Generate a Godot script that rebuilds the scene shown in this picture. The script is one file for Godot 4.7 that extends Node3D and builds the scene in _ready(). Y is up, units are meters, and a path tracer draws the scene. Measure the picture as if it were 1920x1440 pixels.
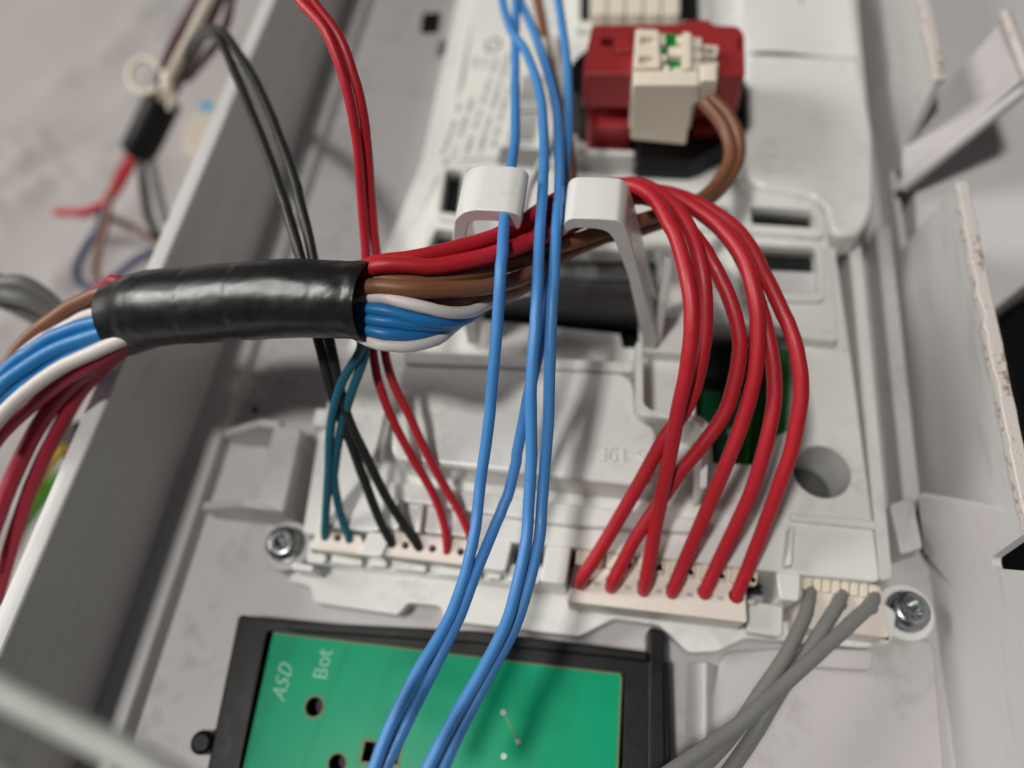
extends Node3D
# Lengths below are millimetres; MM turns them into metres. x runs along the module, y up from the tray floor, z towards the viewer.
const MM := 0.001
var mat := {}
var used := {}


class Shape:
	var v := PackedVector3Array()
	var n := PackedVector3Array()
	var uv := PackedVector2Array()

	func tri(a: Vector3, b: Vector3, c: Vector3, na: Vector3, nb: Vector3, nc: Vector3, ua := Vector2.ZERO, ub := Vector2.ZERO, uc := Vector2.ZERO) -> void:
		if (b - a).cross(c - a).dot(na + nb + nc) > 0.0:
			v.append_array([a, c, b]); n.append_array([na, nc, nb]); uv.append_array([ua, uc, ub])
		else:
			v.append_array([a, b, c]); n.append_array([na, nb, nc]); uv.append_array([ua, ub, uc])

	func quad(a: Vector3, b: Vector3, c: Vector3, d: Vector3, na: Vector3, nb: Vector3, nc: Vector3, nd: Vector3) -> void:
		tri(a, b, c, na, nb, nc)
		tri(a, c, d, na, nc, nd)


func numbered(called: String) -> String:
	used[called] = used.get(called, -1) + 1
	return called if used[called] == 0 else "%s_%03d" % [called, used[called]]


func tag(o: Node3D, label: String, category: String, group := "", kind := "") -> Node3D:
	if label: o.set_meta("label", label)
	if category: o.set_meta("category", category)
	if group: o.set_meta("group", group)
	if kind: o.set_meta("kind", kind)
	return o


# An empty node at a thing's base; its children are its parts.
func thing(called: String, x: float, y: float, z: float, label: String, category: String, group := "") -> Node3D:
	var o := Node3D.new()
	o.name = numbered(called)
	o.position = Vector3(x, y, z) * MM
	add_child(o)
	return tag(o, label, category, group)


func origin_of(parent: Node3D) -> Vector3:
	var p := Vector3.ZERO
	var at: Node = parent
	while at != self:
		p += at.position
		at = at.get_parent()
	return p


# Commits a shape as one named mesh under parent; a top-level mesh gets its own base as origin.
func put(called: String, s: Shape, m: Material, parent: Node3D = self) -> MeshInstance3D:
	var base := origin_of(parent)
	var o := MeshInstance3D.new()
	if parent == self:
		var lo := s.v[0]
		var hi := s.v[0]
		for p in s.v:
			lo = lo.min(p); hi = hi.max(p)
		base = Vector3((lo.x + hi.x) / 2, lo.y, (lo.z + hi.z) / 2) * MM
		o.position = base
	var v := PackedVector3Array()
	v.resize(s.v.size())
	for i in s.v.size():
		v[i] = s.v[i] * MM - base
	var a := []
	a.resize(Mesh.ARRAY_MAX)
	a[Mesh.ARRAY_VERTEX] = v
	a[Mesh.ARRAY_NORMAL] = s.n
	a[Mesh.ARRAY_TEX_UV] = s.uv
	var me := ArrayMesh.new()
	me.add_surface_from_arrays(Mesh.PRIMITIVE_TRIANGLES, a)
	o.mesh = me
	o.material_override = m
	o.name = numbered(called) if parent == self else called
	parent.add_child(o, true)
	return o


func points(flat: Array) -> PackedVector2Array:
	var p := PackedVector2Array()
	for i in range(0, flat.size(), 2):
		p.append(Vector2(flat[i], flat[i + 1]))
	return p


func area_of(p: PackedVector2Array) -> float:
	var s := 0.0
	for i in p.size():
		s += p[i].cross(p[(i + 1) % p.size()])
	return s / 2


func rounded(p: PackedVector2Array, r: float, steps := 4) -> PackedVector2Array:
	if r <= 0.0: return p
	var out := PackedVector2Array()
	var k := p.size()
	for i in k:
		var a := p[(i + k - 1) % k] - p[i]
		var b := p[(i + 1) % k] - p[i]
		var d := minf(r, minf(a.length(), b.length()) * 0.45)
		var s := p[i] + a.normalized() * d
		var e := p[i] + b.normalized() * d
		for j in steps + 1:
			var t := float(j) / steps
			out.append(s * (1 - t) * (1 - t) + p[i] * 2 * t * (1 - t) + e * t * t)
	return out


func turned(p: PackedVector2Array, ccw: bool) -> PackedVector2Array:
	if (area_of(p) > 0.0) != ccw:
		p.reverse()
	return p


func miters(p: PackedVector2Array) -> Array:
	var k := p.size()
	var edge := PackedVector2Array()
	for i in k:
		var d := (p[(i + 1) % k] - p[i]).normalized()
		edge.append(Vector2(d.y, -d.x))
	var m := PackedVector2Array()
	for i in k:
		var a := edge[(i + k - 1) % k]
		var b := edge[i]
		m.append((a + b) / maxf(1.0 + a.dot(b), 0.25))
	return [edge, m]


func crosses(a: Vector2, b: Vector2, ring: PackedVector2Array) -> bool:
	for i in ring.size():
		var c := ring[i]
		var d := ring[(i + 1) % ring.size()]
		if c.distance_squared_to(a) < 1e-9 or d.distance_squared_to(a) < 1e-9 or c.distance_squared_to(b) < 1e-9 or d.distance_squared_to(b) < 1e-9:
			continue
		if Geometry2D.segment_intersects_segment(a, b, c, d) != null:
			return true
	return false


# Cuts the holes into the outline along the shortest free bridges, ready to triangulate.
func bridged(outer: PackedVector2Array, holes: Array) -> PackedVector2Array:
	var left := holes.duplicate()
	var taken := {}
	while left.size():
		var best := [1e20, 0, 0, 0]
		for h in left.size():
			var q: PackedVector2Array = left[h]
			for i in outer.size():
				if taken.has(outer[i]): continue
				for j in q.size():
					var d := outer[i].distance_squared_to(q[j])
					if d < best[0]:
						var free := not crosses(outer[i], q[j], outer)
						for o in left:
							free = free and not crosses(outer[i], q[j], o)
						if free: best = [d, h, i, j]
		if best[0] > 1e19:
			print("no bridge to a hole")
			return outer
		var hole: PackedVector2Array = left[best[1]]
		left.remove_at(best[1])
		taken[outer[best[2]]] = true
		taken[hole[best[3]]] = true
		var joined := PackedVector2Array()
		for i in outer.size():
			joined.append(outer[i])
			if i == best[2]:
				for j in hole.size():
					joined.append(hole[(best[3] + j) % hole.size()])
				joined.append(hole[best[3]])
				joined.append(outer[i])
		outer = joined
	return outer


# Cuts a simple (or bridged) outline into triangles, ear by ear.
func ears(p: PackedVector2Array) -> PackedInt32Array:
	var out := PackedInt32Array()
	var left := range(p.size())
	var way := signf(area_of(p))
	var at := 0
	var missed := 0
	while left.size() > 3:
		var k := left.size()
		var a: Vector2 = p[left[at % k]]
		var b: Vector2 = p[left[(at + 1) % k]]
		var c: Vector2 = p[left[(at + 2) % k]]
		var turn := (b - a).cross(c - b) * way
		var ear := turn > 1e-9 or missed > k
		if ear and missed <= k:
			for q: int in left:
				var o := p[q]
				if o.is_equal_approx(a) or o.is_equal_approx(b) or o.is_equal_approx(c): continue
				if (b - a).cross(o - a) * way > 1e-6 and (c - b).cross(o - b) * way > 1e-6 and (a - c).cross(o - c) * way > 1e-6:
					ear = false
					break
		if ear or absf(turn) <= 1e-9:
			if turn > 1e-9: out.append_array([left[at % k], left[(at + 1) % k], left[(at + 2) % k]])
			left.remove_at((at + 1) % k)
			missed = 0
		else:
			at += 1
			missed += 1
		at = at % left.size()
	out.append_array(left)
	return out


# A prism over an outline in x and z, from height h0 to h1, with rounded upper edges and holes through it.
func prism(s: Shape, outline: PackedVector2Array, h0: float, h1: float, bevel := 0.3, holes: Array = [], xf := Transform3D.IDENTITY, arc := 2) -> Shape:
	var rings := [turned(outline, true)]
	for h in holes: rings.append(turned(h, false))
	var tops := []
	var put3 := func(p: Vector2, y: float) -> Vector3: return xf * Vector3(p.x, y, p.y)
	for ring: PackedVector2Array in rings:
		var k := ring.size()
		var em := miters(ring)
		var soft := bevel if tops.is_empty() else minf(bevel, 0.12)
		var top := PackedVector2Array()
		var rows := [[0.0, h0, 0.0], [0.0, h1 - soft, 0.0]]
		if soft > 0.0:
			for q in range(1, arc + 1):
				var t := PI / 2 * q / arc
				rows.append([soft * (1 - cos(t)), h1 - soft + soft * sin(t), t])
		for i in k:
			top.append(ring[i] - em[1][i] * soft)
			var j := (i + 1) % k
			var e: Vector2 = em[0][i]
			var ni: Vector2 = e if em[0][(i + k - 1) % k].dot(e) < 0.7 else em[1][i].normalized()
			var nj: Vector2 = e if em[0][j].dot(e) < 0.7 else em[1][j].normalized()
			for r in rows.size() - 1:
				var lo: Array = rows[r]
				var hi: Array = rows[r + 1]
				var n := []
				for c in [[ni, lo[2]], [nj, lo[2]], [nj, hi[2]], [ni, hi[2]]]:
					n.append((xf.basis * Vector3(c[0].x * cos(c[1]), sin(c[1]), c[0].y * cos(c[1]))).normalized())
				s.quad(put3.call(ring[i] - em[1][i] * lo[0], lo[1]), put3.call(ring[j] - em[1][j] * lo[0], lo[1]), put3.call(ring[j] - em[1][j] * hi[0], hi[1]), put3.call(ring[i] - em[1][i] * hi[0], hi[1]), n[0], n[1], n[2], n[3])
		tops.append(top)
	var up := (xf.basis * Vector3.UP).normalized()
	for side in [[tops, h1, up], [rings, h0, -up]]:
		var flat := bridged(side[0][0], side[0].slice(1))
		var index := ears(flat)
		for i in range(0, index.size(), 3):
			var a := flat[index[i]]
			var b := flat[index[i + 1]]
			var c := flat[index[i + 2]]
			s.tri(put3.call(a, side[1]), put3.call(b, side[1]), put3.call(c, side[1]), side[2], side[2], side[2], a * 0.01, b * 0.01, c * 0.01)
	return s


# A rounding no wider than the shortest edge of the outline allows.
func fitting(flat: Array, bevel: float) -> float:
	var p := points(flat)
	for i in p.size():
		bevel = minf(bevel, p[i].distance_to(p[(i + 1) % p.size()]) * 0.24)
	return bevel


# A slab over an outline given as x, z pairs.
func slab(called: String, parent: Node3D, m: Material, flat: Array, h0: float, h1: float, bevel := 0.3, round := 0.8, holes: Array = [], hole_round := 0.8) -> MeshInstance3D:
	var cut := []
	bevel = fitting(flat, bevel)
	for h in holes: cut.append(rounded(points(h), hole_round) if h.size() < 16 else points(h))
	return put(called, prism(Shape.new(), rounded(points(flat), maxf(round, bevel * 1.7)), h0, h1, bevel, cut), m, parent)


func block(called: String, parent: Node3D, m: Material, x0: float, x1: float, h0: float, h1: float, z0: float, z1: float, bevel := 0.25, round := 0.3) -> MeshInstance3D:
	return slab(called, parent, m, [x0, z0, x1, z0, x1, z1, x0, z1], h0, h1, bevel, round)


# A profile in x and height, drawn out along z.
func drawn(called: String, parent: Node3D, m: Material, flat: Array, z0: float, z1: float, bevel := 0.3, round := 0.6) -> MeshInstance3D:
	bevel = fitting(flat, bevel)
	return put(called, prism(Shape.new(), rounded(points(flat), maxf(round, bevel * 1.7)), z0, z1, bevel, [], Transform3D(Basis(Vector3.RIGHT, Vector3.BACK, Vector3.UP), Vector3.ZERO)), m, parent)


# A profile in z and height, drawn out along x.
func drawn_across(called: String, parent: Node3D, m: Material, flat: Array, x0: float, x1: float, bevel := 0.3, round := 0.6, holes: Array = []) -> MeshInstance3D:
	var cut := []
	bevel = fitting(flat, bevel)
	for h in holes: cut.append(rounded(points(h), 0.5))
	return put(called, prism(Shape.new(), rounded(points(flat), maxf(round, bevel * 1.7)), x0, x1, bevel, cut, Transform3D(Basis(Vector3.BACK, Vector3.RIGHT, Vector3.UP), Vector3.ZERO)), m, parent)


func circle(x: float, z: float, r: float, sides := 28) -> PackedVector2Array:
	var p := PackedVector2Array()
	for i in sides:
		p.append(Vector2(x, z) + Vector2.from_angle(TAU * i / sides) * r)
	return p


func disc(called: String, parent: Node3D, m: Material, x: float, z: float, r: float, h0: float, h1: float, bevel := 0.2, hole := 0.0, arc := 2) -> MeshInstance3D:
	return put(called, prism(Shape.new(), circle(x, z, r), h0, h1, bevel, [circle(x, z, hole)] if hole > 0.0 else [], Transform3D.IDENTITY, arc), m, parent)


# A smooth path through the points: [positions, radii].
func path(p: Array, r: Array, step := 1.2, sway := 0.0) -> Array:
	var wander := FastNoiseLite.new()
	wander.frequency = 1.0
	var at := PackedVector3Array()
	var wide := PackedFloat32Array()
	for i in p.size() - 1:
		var a: Vector3 = p[maxi(i - 1, 0)]
		var b: Vector3 = p[i]
		var c: Vector3 = p[i + 1]
		var d: Vector3 = p[mini(i + 2, p.size() - 1)]
		var k := clampi(int(b.distance_to(c) / step), 2, 24)
		for j in k + (1 if i == p.size() - 2 else 0):
			var t := float(j) / k
			var here := b.cubic_interpolate(c, a, d, t)
			var q := here * 0.055 + Vector3(p.size() * 7.3 + r[0] * 90.0, a.x, 0)
			at.append(here + Vector3(wander.get_noise_3dv(q), wander.get_noise_3dv(q + Vector3(50, 0, 0)), wander.get_noise_3dv(q + Vector3(0, 70, 0))) * sway * sin(PI * clampf((i + t) / (p.size() - 1), 0, 1)))
			wide.append(lerpf(r[i], r[i + 1], t))
	return [at, wide]


func frames(at: PackedVector3Array) -> Array:
	var out := []
	var up := Vector3(0.1, 1, 0.2).normalized()
	for i in at.size():
		var d := (at[mini(i + 1, at.size() - 1)] - at[maxi(i - 1, 0)]).normalized()
		var side := d.cross(up).normalized()
		up = side.cross(d).normalized()
		out.append([side, up, d])
	return out


func tube(s: Shape, p: Array, r: Array, sides := 16, sway := 0.0) -> Shape:
	var along := path(p, r, 1.2, sway)
	var at: PackedVector3Array = along[0]
	var wide: PackedFloat32Array = along[1]
	var f := frames(at)
	var around := func(i: int, k: int) -> Vector3: return f[i][0] * cos(TAU * k / sides) + f[i][1] * sin(TAU * k / sides)
	for i in at.size() - 1:
		for k in sides:
			var a: Vector3 = around.call(i, k)
			var b: Vector3 = around.call(i, k + 1)
			var c: Vector3 = around.call(i + 1, k + 1)
			var d: Vector3 = around.call(i + 1, k)
			s.quad(at[i] + a * wide[i], at[i] + b * wide[i], at[i + 1] + c * wide[i + 1], at[i + 1] + d * wide[i + 1], a, b, c, d)
	for e in [[0, -1.0], [at.size() - 1, 1.0]]:
		var n: Vector3 = f[e[0]][2] * e[1]
		for k in sides:
			s.tri(at[e[0]], at[e[0]] + around.call(e[0], k) * wide[e[0]], at[e[0]] + around.call(e[0], k + 1) * wide[e[0]], n, n, n)
	return s


func triples(flat: Array) -> Array:
	var p := []
	for i in range(0, flat.size(), 3):
		p.append(Vector3(flat[i], flat[i + 1], flat[i + 2]))
	return p


# One insulated wire along x, y, z triples: a thing of its own.
func wire(called: String, m: Material, across: float, flat: Array, label: String, group := "", category := "wire") -> MeshInstance3D:
	var p := triples(flat)
	var r := []
	r.resize(p.size())
	r.fill(across / 2)
	return tag(put(called, tube(Shape.new(), p, r, 18, 0.2), m), label, category, group)


# Tape wound round a bundle: uneven, with an overlapping lengthwise edge and turns that stand a little proud.
func wound(called: String, parent: Node3D, m: Material, flat: Array, r: Array, squash := 0.85, noise_seed := 3) -> MeshInstance3D:
	var along := path(triples(flat), r, 0.5)
	var at: PackedVector3Array = along[0]
	var f := frames(at)
	var noise := FastNoiseLite.new()
	noise.seed = noise_seed
	noise.frequency = 0.09
	var sides := 72
	var rows := []
	for i in at.size():
		var row := PackedVector3Array()
		var t := float(i) / (at.size() - 1)
		for k in sides + 1:
			var g := TAU * k / sides
			var q := Vector3(cos(g) * 4.5, sin(g) * 4.5, t * 46.0)
			var lump := noise.get_noise_3d(q.x, q.y, q.z * 0.35) * 0.42 + noise.get_noise_3d(q.x * 4, q.y * 4, q.z * 0.5) * 0.08
			var folds := noise.get_noise_3d(q.x * 2.5 + 40, q.y * 1.2, q.z * 4.0) * 0.26 * smoothstep(0.74, 0.96, t)
			var lap := 0.22 * smoothstep(0.50, 0.515, float(k) / sides) * (1 - smoothstep(0.87, 0.885, float(k) / sides)) + 0.09 * smoothstep(0.0, 0.008, t + 0.012 * sin(g) - 0.55) + 0.12 * (1 - smoothstep(0.0, 0.008, t + 0.015 * sin(g + 1) - 0.14)) + 0.07 * smoothstep(0.0, 0.006, t - 0.02 * sin(g) - 0.33)
			var wide: float = along[1][i] + lump + folds + lap
			row.append(at[i] + f[i][0] * cos(g) * wide + f[i][1] * sin(g) * wide * squash)
		rows.append(row)
	var s := Shape.new()
	var normal := func(i: int, k: int) -> Vector3:
		var a: Vector3 = rows[mini(i + 1, rows.size() - 1)][k] - rows[maxi(i - 1, 0)][k]
		var b: Vector3 = rows[i][(k + 1) % sides] - rows[i][(k + sides - 1) % sides]
		var n := a.cross(b).normalized()
		return n if n.dot(rows[i][k] - at[i]) > 0 else -n
	for i in rows.size() - 1:
		for k in sides:
			s.quad(rows[i][k], rows[i][k + 1], rows[i + 1][k + 1], rows[i + 1][k], normal.call(i, k), normal.call(i, k + 1), normal.call(i + 1, k + 1), normal.call(i + 1, k))
	return put(called, s, m, parent)


# A thin sheet between four corners (back left, back right, front right, front left), with a picture laid over it and a slight curl.
func sheet(s: Shape, a: Vector3, b: Vector3, c: Vector3, d: Vector3, thick := 0.15, curl := 0.0) -> Shape:
	var up := (d - a).cross(b - a).normalized()
	if up.y < 0: up = -up
	var k := 14
	var at := func(i: int, j: int) -> Vector3:
		var u := float(i) / k
		var w := float(j) / k
		return a.lerp(b, u).lerp(d.lerp(c, u), w) + up * curl * (w * w * sin(u * PI * 1.6 + 0.5) + 0.3 * sin(w * 4 + u))
	for i in k:
		for j in k:
			var p: Vector3 = at.call(i, j)
			var q: Vector3 = at.call(i + 1, j)
			var r: Vector3 = at.call(i + 1, j + 1)
			var t: Vector3 = at.call(i, j + 1)
			var n := (t - p).cross(q - p).normalized()
			if n.dot(up) < 0: n = -n
			var x := [Vector2(float(i) / k, float(j) / k), Vector2(float(i + 1) / k, float(j) / k), Vector2(float(i + 1) / k, float(j + 1) / k), Vector2(float(i) / k, float(j + 1) / k)]
			s.tri(p, q, r, n, n, n, x[0], x[1], x[2])
			s.tri(p, r, t, n, n, n, x[0], x[2], x[3])
			s.tri(p - up * thick, q - up * thick, r - up * thick, -n, -n, -n)
			s.tri(p - up * thick, r - up * thick, t - up * thick, -n, -n, -n)
	for i in k:
		for e in [[at.call(i, 0), at.call(i + 1, 0), (a - d).normalized()], [at.call(i, k), at.call(i + 1, k), (d - a).normalized()], [at.call(0, i), at.call(0, i + 1), (a - b).normalized()], [at.call(k, i), at.call(k, i + 1), (b - a).normalized()]]:
			s.quad(e[0], e[1], e[1] - up * thick, e[0] - up * thick, e[2], e[2], e[2], e[2])
	return s


# A soft sheet that lies in long shallow folds.
func rumpled(called: String, m: Material, x0: float, x1: float, z0: float, z1: float, y: float, seed_value: int) -> MeshInstance3D:
	var f := FastNoiseLite.new()
	f.seed = seed_value
	f.frequency = 0.006
	var k := 90
	var at := func(i: int, j: int) -> Vector3:
		var x := lerpf(x0, x1, float(i) / k)
		var z := lerpf(z0, z1, float(j) / k)
		var ridge := 1.0 - absf(f.get_noise_2d(x * 1.3 + z * 0.8, z * 0.5 - x * 0.25))
		return Vector3(x, y + 6.0 * pow(ridge, 9.0) + 2.5 * f.get_noise_2d(x * 0.5 + 300, z * 0.5), z)
	var s := Shape.new()
	var n := func(i: int, j: int) -> Vector3: return -(at.call(i + 1, j) - at.call(i - 1, j)).cross(at.call(i, j + 1) - at.call(i, j - 1)).normalized()
	for i in k:
		for j in k:
			s.quad(at.call(i, j), at.call(i + 1, j), at.call(i + 1, j + 1), at.call(i, j + 1), n.call(i, j), n.call(i + 1, j), n.call(i + 1, j + 1), n.call(i, j + 1))
	return put(called, s, m)


# Lettering that lies on a surface, its foot turned by an angle about the vertical.
func letters(called: String, parent: Node3D, m: Material, words: String, x: float, y: float, z: float, high: float, turn: float, thick := 0.12, lean := 0.0) -> MeshInstance3D:
	var font := SystemFont.new()
	font.font_names = PackedStringArray(["Droid Sans"])
	var t := TextMesh.new()
	t.font = font
	t.font_size = 32
	t.text = words
	t.depth = thick * MM
	t.pixel_size = high * MM / 24.0
	var o := MeshInstance3D.new()
	o.mesh = t
	o.material_override = m
	o.name = called
	o.transform = Transform3D(Basis(Vector3.UP, deg_to_rad(turn)) * Basis(Vector3.RIGHT, -PI / 2), Vector3(x, y, z) * MM - origin_of(parent))
	if lean: o.transform.basis = o.transform.basis * Basis(Vector3.RIGHT, Vector3(lean, 1, 0), Vector3.BACK)
	parent.add_child(o, true)
	return o


func noise_image(side: int, frequency: float, seed_value: int, octaves := 4, cells := false) -> Image:
	var f := FastNoiseLite.new()
	f.seed = seed_value
	f.frequency = frequency
	f.noise_type = FastNoiseLite.TYPE_CELLULAR if cells else FastNoiseLite.TYPE_SIMPLEX_SMOOTH
	f.fractal_octaves = octaves
	return f.get_seamless_image(side, side)


# Handled plastic: faint smudges, darker greasy patches, scuffs and specks of dirt.
func worn(tint: Color, grime: Color, amount: float, seed_value: int, side := 512) -> ImageTexture:
	var wide := noise_image(side, 0.006, seed_value)
	var fine := noise_image(side, 0.035, seed_value + 1, 5)
	var grain := noise_image(side, 0.35, seed_value + 2, 2)
	var im := Image.create(side, side, false, Image.FORMAT_RGB8)
	for y in side:
		for x in side:
			var a := wide.get_pixel(x, y).r
			var b := fine.get_pixel(x, y).r
			var g := grain.get_pixel(x, y).r
			var dirt := smoothstep(0.52, 0.85, a * 0.55 + b * 0.45) * amount + smoothstep(0.86, 0.97, g) * smoothstep(0.5, 0.75, b) * amount * 0.35
			im.set_pixel(x, y, tint.lerp(grime, clampf(dirt, 0, 1)) * (0.975 + 0.05 * g))
	var r := RandomNumberGenerator.new()
	r.seed = seed_value
	for i in int(60 * amount):
		im.set_pixel(r.randi() % side, r.randi() % side, grime * 0.35)
	return ImageTexture.create_from_image(im)


func plain(called: String, c: Color, rough: float, shine := 0.5, metal := 0.0) -> StandardMaterial3D:
	var m := StandardMaterial3D.new()
	m.resource_name = called
	m.albedo_color = c
	m.roughness = rough
	m.metallic_specular = shine
	m.metallic = metal
	mat[called] = m
	return m


# Lays textures over a material in its own axes; across is the size of one repeat in millimetres.
func skin(m: StandardMaterial3D, albedo: Texture2D, relief: Texture2D, depth_mm: float, rough: Texture2D, across: float) -> StandardMaterial3D:
	m.uv1_triplanar = true
	m.uv1_scale = Vector3.ONE * (1000.0 / across)
	if albedo: m.albedo_texture = albedo
	if relief:
		m.heightmap_enabled = true
		m.heightmap_texture = relief
		m.heightmap_scale = depth_mm * 0.1
	if rough:
		m.roughness_texture = rough
		m.roughness_texture_channel = BaseMaterial3D.TEXTURE_CHANNEL_RED
	return m


func tone(side: int, frequency: float, seed_value: int, low: float, high: float, octaves := 4) -> ImageTexture:
	var im := noise_image(side, frequency, seed_value, octaves)
	for y in side:
		for x in side:
			var g := lerpf(low, high, im.get_pixel(x, y).r)
			im.set_pixel(x, y, Color(g, g, g))
	return ImageTexture.create_from_image(im)


func _ready() -> void:
	var cam := Camera3D.new()
	cam.name = "camera"
	cam.transform = Transform3D(Basis(Vector3(0.988974, -0.079761, -0.124774), Vector3(-0.075768, 0.451400, -0.889099), Vector3(0.127239, 0.888750, 0.440379)), Vector3(-0.011825, 0.131218, 0.023450))
	var lens := CameraAttributesPhysical.new()
	lens.frustum_focal_length = 22.0
	lens.frustum_focus_distance = 0.0955
	lens.exposure_aperture = 7.2
	lens.frustum_near = 0.01
	lens.frustum_far = 20.0
	cam.attributes = lens
	cam.fov = rad_to_deg(2.0 * atan(720.0 / 1320.0))
	cam.near = 0.01
	cam.far = 20.0
	add_child(cam)
	cam.current = true
	var world := WorldEnvironment.new()
	world.name = "surroundings"
	var env := Environment.new()
	env.background_mode = Environment.BG_COLOR
	env.background_color = Color(0.56, 0.55, 0.555)
	env.background_energy_multiplier = 0.15
	env.tonemap_mode = Environment.TONE_MAPPER_LINEAR
	env.tonemap_exposure = 1.17
	env.sdfgi_enabled = true
	env.ssao_enabled = true
	env.ssil_enabled = true
	world.environment = env
	add_child(world)
	lamp("room_lamp", Vector3(-0.86, 0.58, -0.08), 0.36, 0.54)
	lamp("ceiling_lamp", Vector3(-0.26, 0.95, 0.16), 0.09, 0.46)
	materials()
	setting()
	tray()
	display()
	module()
	relay()
	connectors()
	clips()
	bundle()
	wires()
	far_side()


# A room lamp aimed at the middle of the module.
func lamp(called: String, at: Vector3, wide: float, energy: float) -> void:
	var l := AreaLight3D.new()
	l.name = called
	l.area_size = Vector2(wide, wide)
	l.light_color = Color(1.0, 0.99, 0.97)
	l.light_energy = energy
	l.shadow_enabled = true
	l.area_range = 6.0
	l.position = at
	l.basis = Basis.looking_at(Vector3(-0.01, 0.015, -0.05) - at, Vector3.RIGHT)
	add_child(l)


func materials() -> void:
	var smudge := worn(Color(1, 1, 1), Color(0.60, 0.615, 0.575), 0.17, 11)
	var dirty := worn(Color(1, 1, 1), Color(0.50, 0.47, 0.43), 0.18, 31)
	var faint := worn(Color(1, 1, 1), Color(0.78, 0.75, 0.70), 0.15, 51)
	var grain := tone(256, 0.30, 5, 0.0, 1.0, 2)
	var wave := tone(256, 0.012, 6, 0.0, 1.0, 3)
	var sheen := tone(256, 0.03, 7, 0.65, 1.35)
	skin(plain("white_plastic", Color(0.885, 0.885, 0.87), 0.25), smudge, grain, 0.012, sheen, 52)
	skin(plain("tray_plastic", Color(0.76, 0.742, 0.742), 0.42), dirty, grain, 0.012, sheen, 74)
	var streak := skin(plain("wall_plastic", Color(0.80, 0.795, 0.79), 0.42), worn(Color(1, 1, 1), Color(0.50, 0.48, 0.45), 0.16, 91), grain, 0.012, sheen, 74)
	streak.uv1_scale = Vector3(22, 22, 3.2)
	skin(plain("clip_plastic", Color(0.88, 0.88, 0.865), 0.3), faint, wave, 0.004, sheen, 30)
	skin(plain("cream_plastic", Color(0.90, 0.86, 0.79), 0.45), faint, grain, 0.01, sheen, 14)
	skin(plain("connector_white", Color(0.91, 0.87, 0.83), 0.45), faint, grain, 0.01, sheen, 16)
	skin(plain("red_plastic", Color(0.60, 0.17, 0.18), 0.42), faint, grain, 0.02, sheen, 22)
	skin(plain("black_plastic", Color(0.062, 0.062, 0.066), 0.45, 0.35), faint, grain, 0.02, sheen, 30)
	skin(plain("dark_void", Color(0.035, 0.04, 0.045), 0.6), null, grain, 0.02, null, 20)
	skin(plain("bright_steel", Color(0.60, 0.62, 0.62), 0.28, 0.5, 1.0), null, wave, 0.02, sheen, 8)
	skin(plain("dull_foil", Color(0.52, 0.52, 0.52), 0.35, 0.5, 0.3), dirty, wave, 0.25, sheen, 22)
	skin(plain("black_can", Color(0.50, 0.50, 0.505), 0.34, 0.5, 0.85), null, wave, 0.06, sheen, 25)
	skin(plain("paper", Color(0.86, 0.855, 0.84), 0.8, 0.3), faint, wave, 0.15, null, 60)
	skin(plain("chipped_edge", Color(0.83, 0.80, 0.78), 0.6), worn(Color(1, 1, 1), Color(0.60, 0.48, 0.37), 0.85, 131), grain, 0.1, sheen, 23)
	var lint := worn(Color(0.9, 0.9, 0.9), Color(1.0, 1.0, 1.0), 0.4, 71)
	var tape := skin(plain("black_tape", Color(0.085, 0.083, 0.087), 0.36, 0.5), lint, grain, 0.01, sheen, 26)
	tape.clearcoat_enabled = true
	tape.clearcoat = 0.10
	tape.clearcoat_roughness = 0.18
	for c in [["red_wire", Color(0.70, 0.115, 0.165)], ["crimson_wire", Color(0.60, 0.11, 0.20)], ["blue_wire", Color(0.28, 0.54, 0.80)], ["deep_blue_wire", Color(0.10, 0.45, 0.70)], ["brown_wire", Color(0.49, 0.315, 0.22)], ["white_wire", Color(0.84, 0.81, 0.79)], ["black_wire", Color(0.135, 0.135, 0.13)], ["teal_wire", Color(0.10, 0.36, 0.43)], ["grey_wire", Color(0.50, 0.50, 0.485)], ["navy_wire", Color(0.12, 0.17, 0.34)], ["beige_wire", Color(0.76, 0.72, 0.66)], ["purple_wire", Color(0.30, 0.12, 0.20)], ["green_wire", Color(0.24, 0.50, 0.10)], ["yellow_wire", Color(0.70, 0.58, 0.18)], ["pale_wire", Color(0.68, 0.69, 0.67)]]:
		skin(plain(c[0], c[1], 0.46), faint, grain, 0.03, sheen, 11)
	var board := skin(plain("circuit_green", Color(0.0, 0.60, 0.43), 0.42, 0.22), null, wave, 0.03, null, 30)
	board.uv1_triplanar = false
	board.heightmap_enabled = false
	board.albedo_texture = board_picture()
	board.uv1_scale = Vector3(1.4, 1.4, 1.0)
	board.clearcoat_enabled = true
	board.clearcoat = 0.06
	board.clearcoat_roughness = 0.25
	plain("shaft_grey", Color(0.27, 0.265, 0.26), 0.5)
	plain("board_edge", Color(0.42, 0.46, 0.30), 0.6)
	plain("board_print", Color(0.52, 0.76, 0.64), 0.5)
	plain("solder", Color(0.62, 0.62, 0.58), 0.3, 0.5, 0.9)
	skin(plain("deep_green", Color(0.02, 0.23, 0.13), 0.25), null, grain, 0.02, sheen, 12)
	plain("clear_green", Color(0.02, 0.34, 0.11), 0.2)
	plain("cyan_ink", Color(0.12, 0.58, 0.72), 0.6)
	plain("leaf_green", Color(0.05, 0.50, 0.20), 0.35)
	skin(plain("cloth_white", Color(0.67, 0.65, 0.645), 0.9, 0.2), null, null, 0.0, null, 260)
	plain("floor_grey", Color(0.84, 0.83, 0.83), 0.85)
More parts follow.
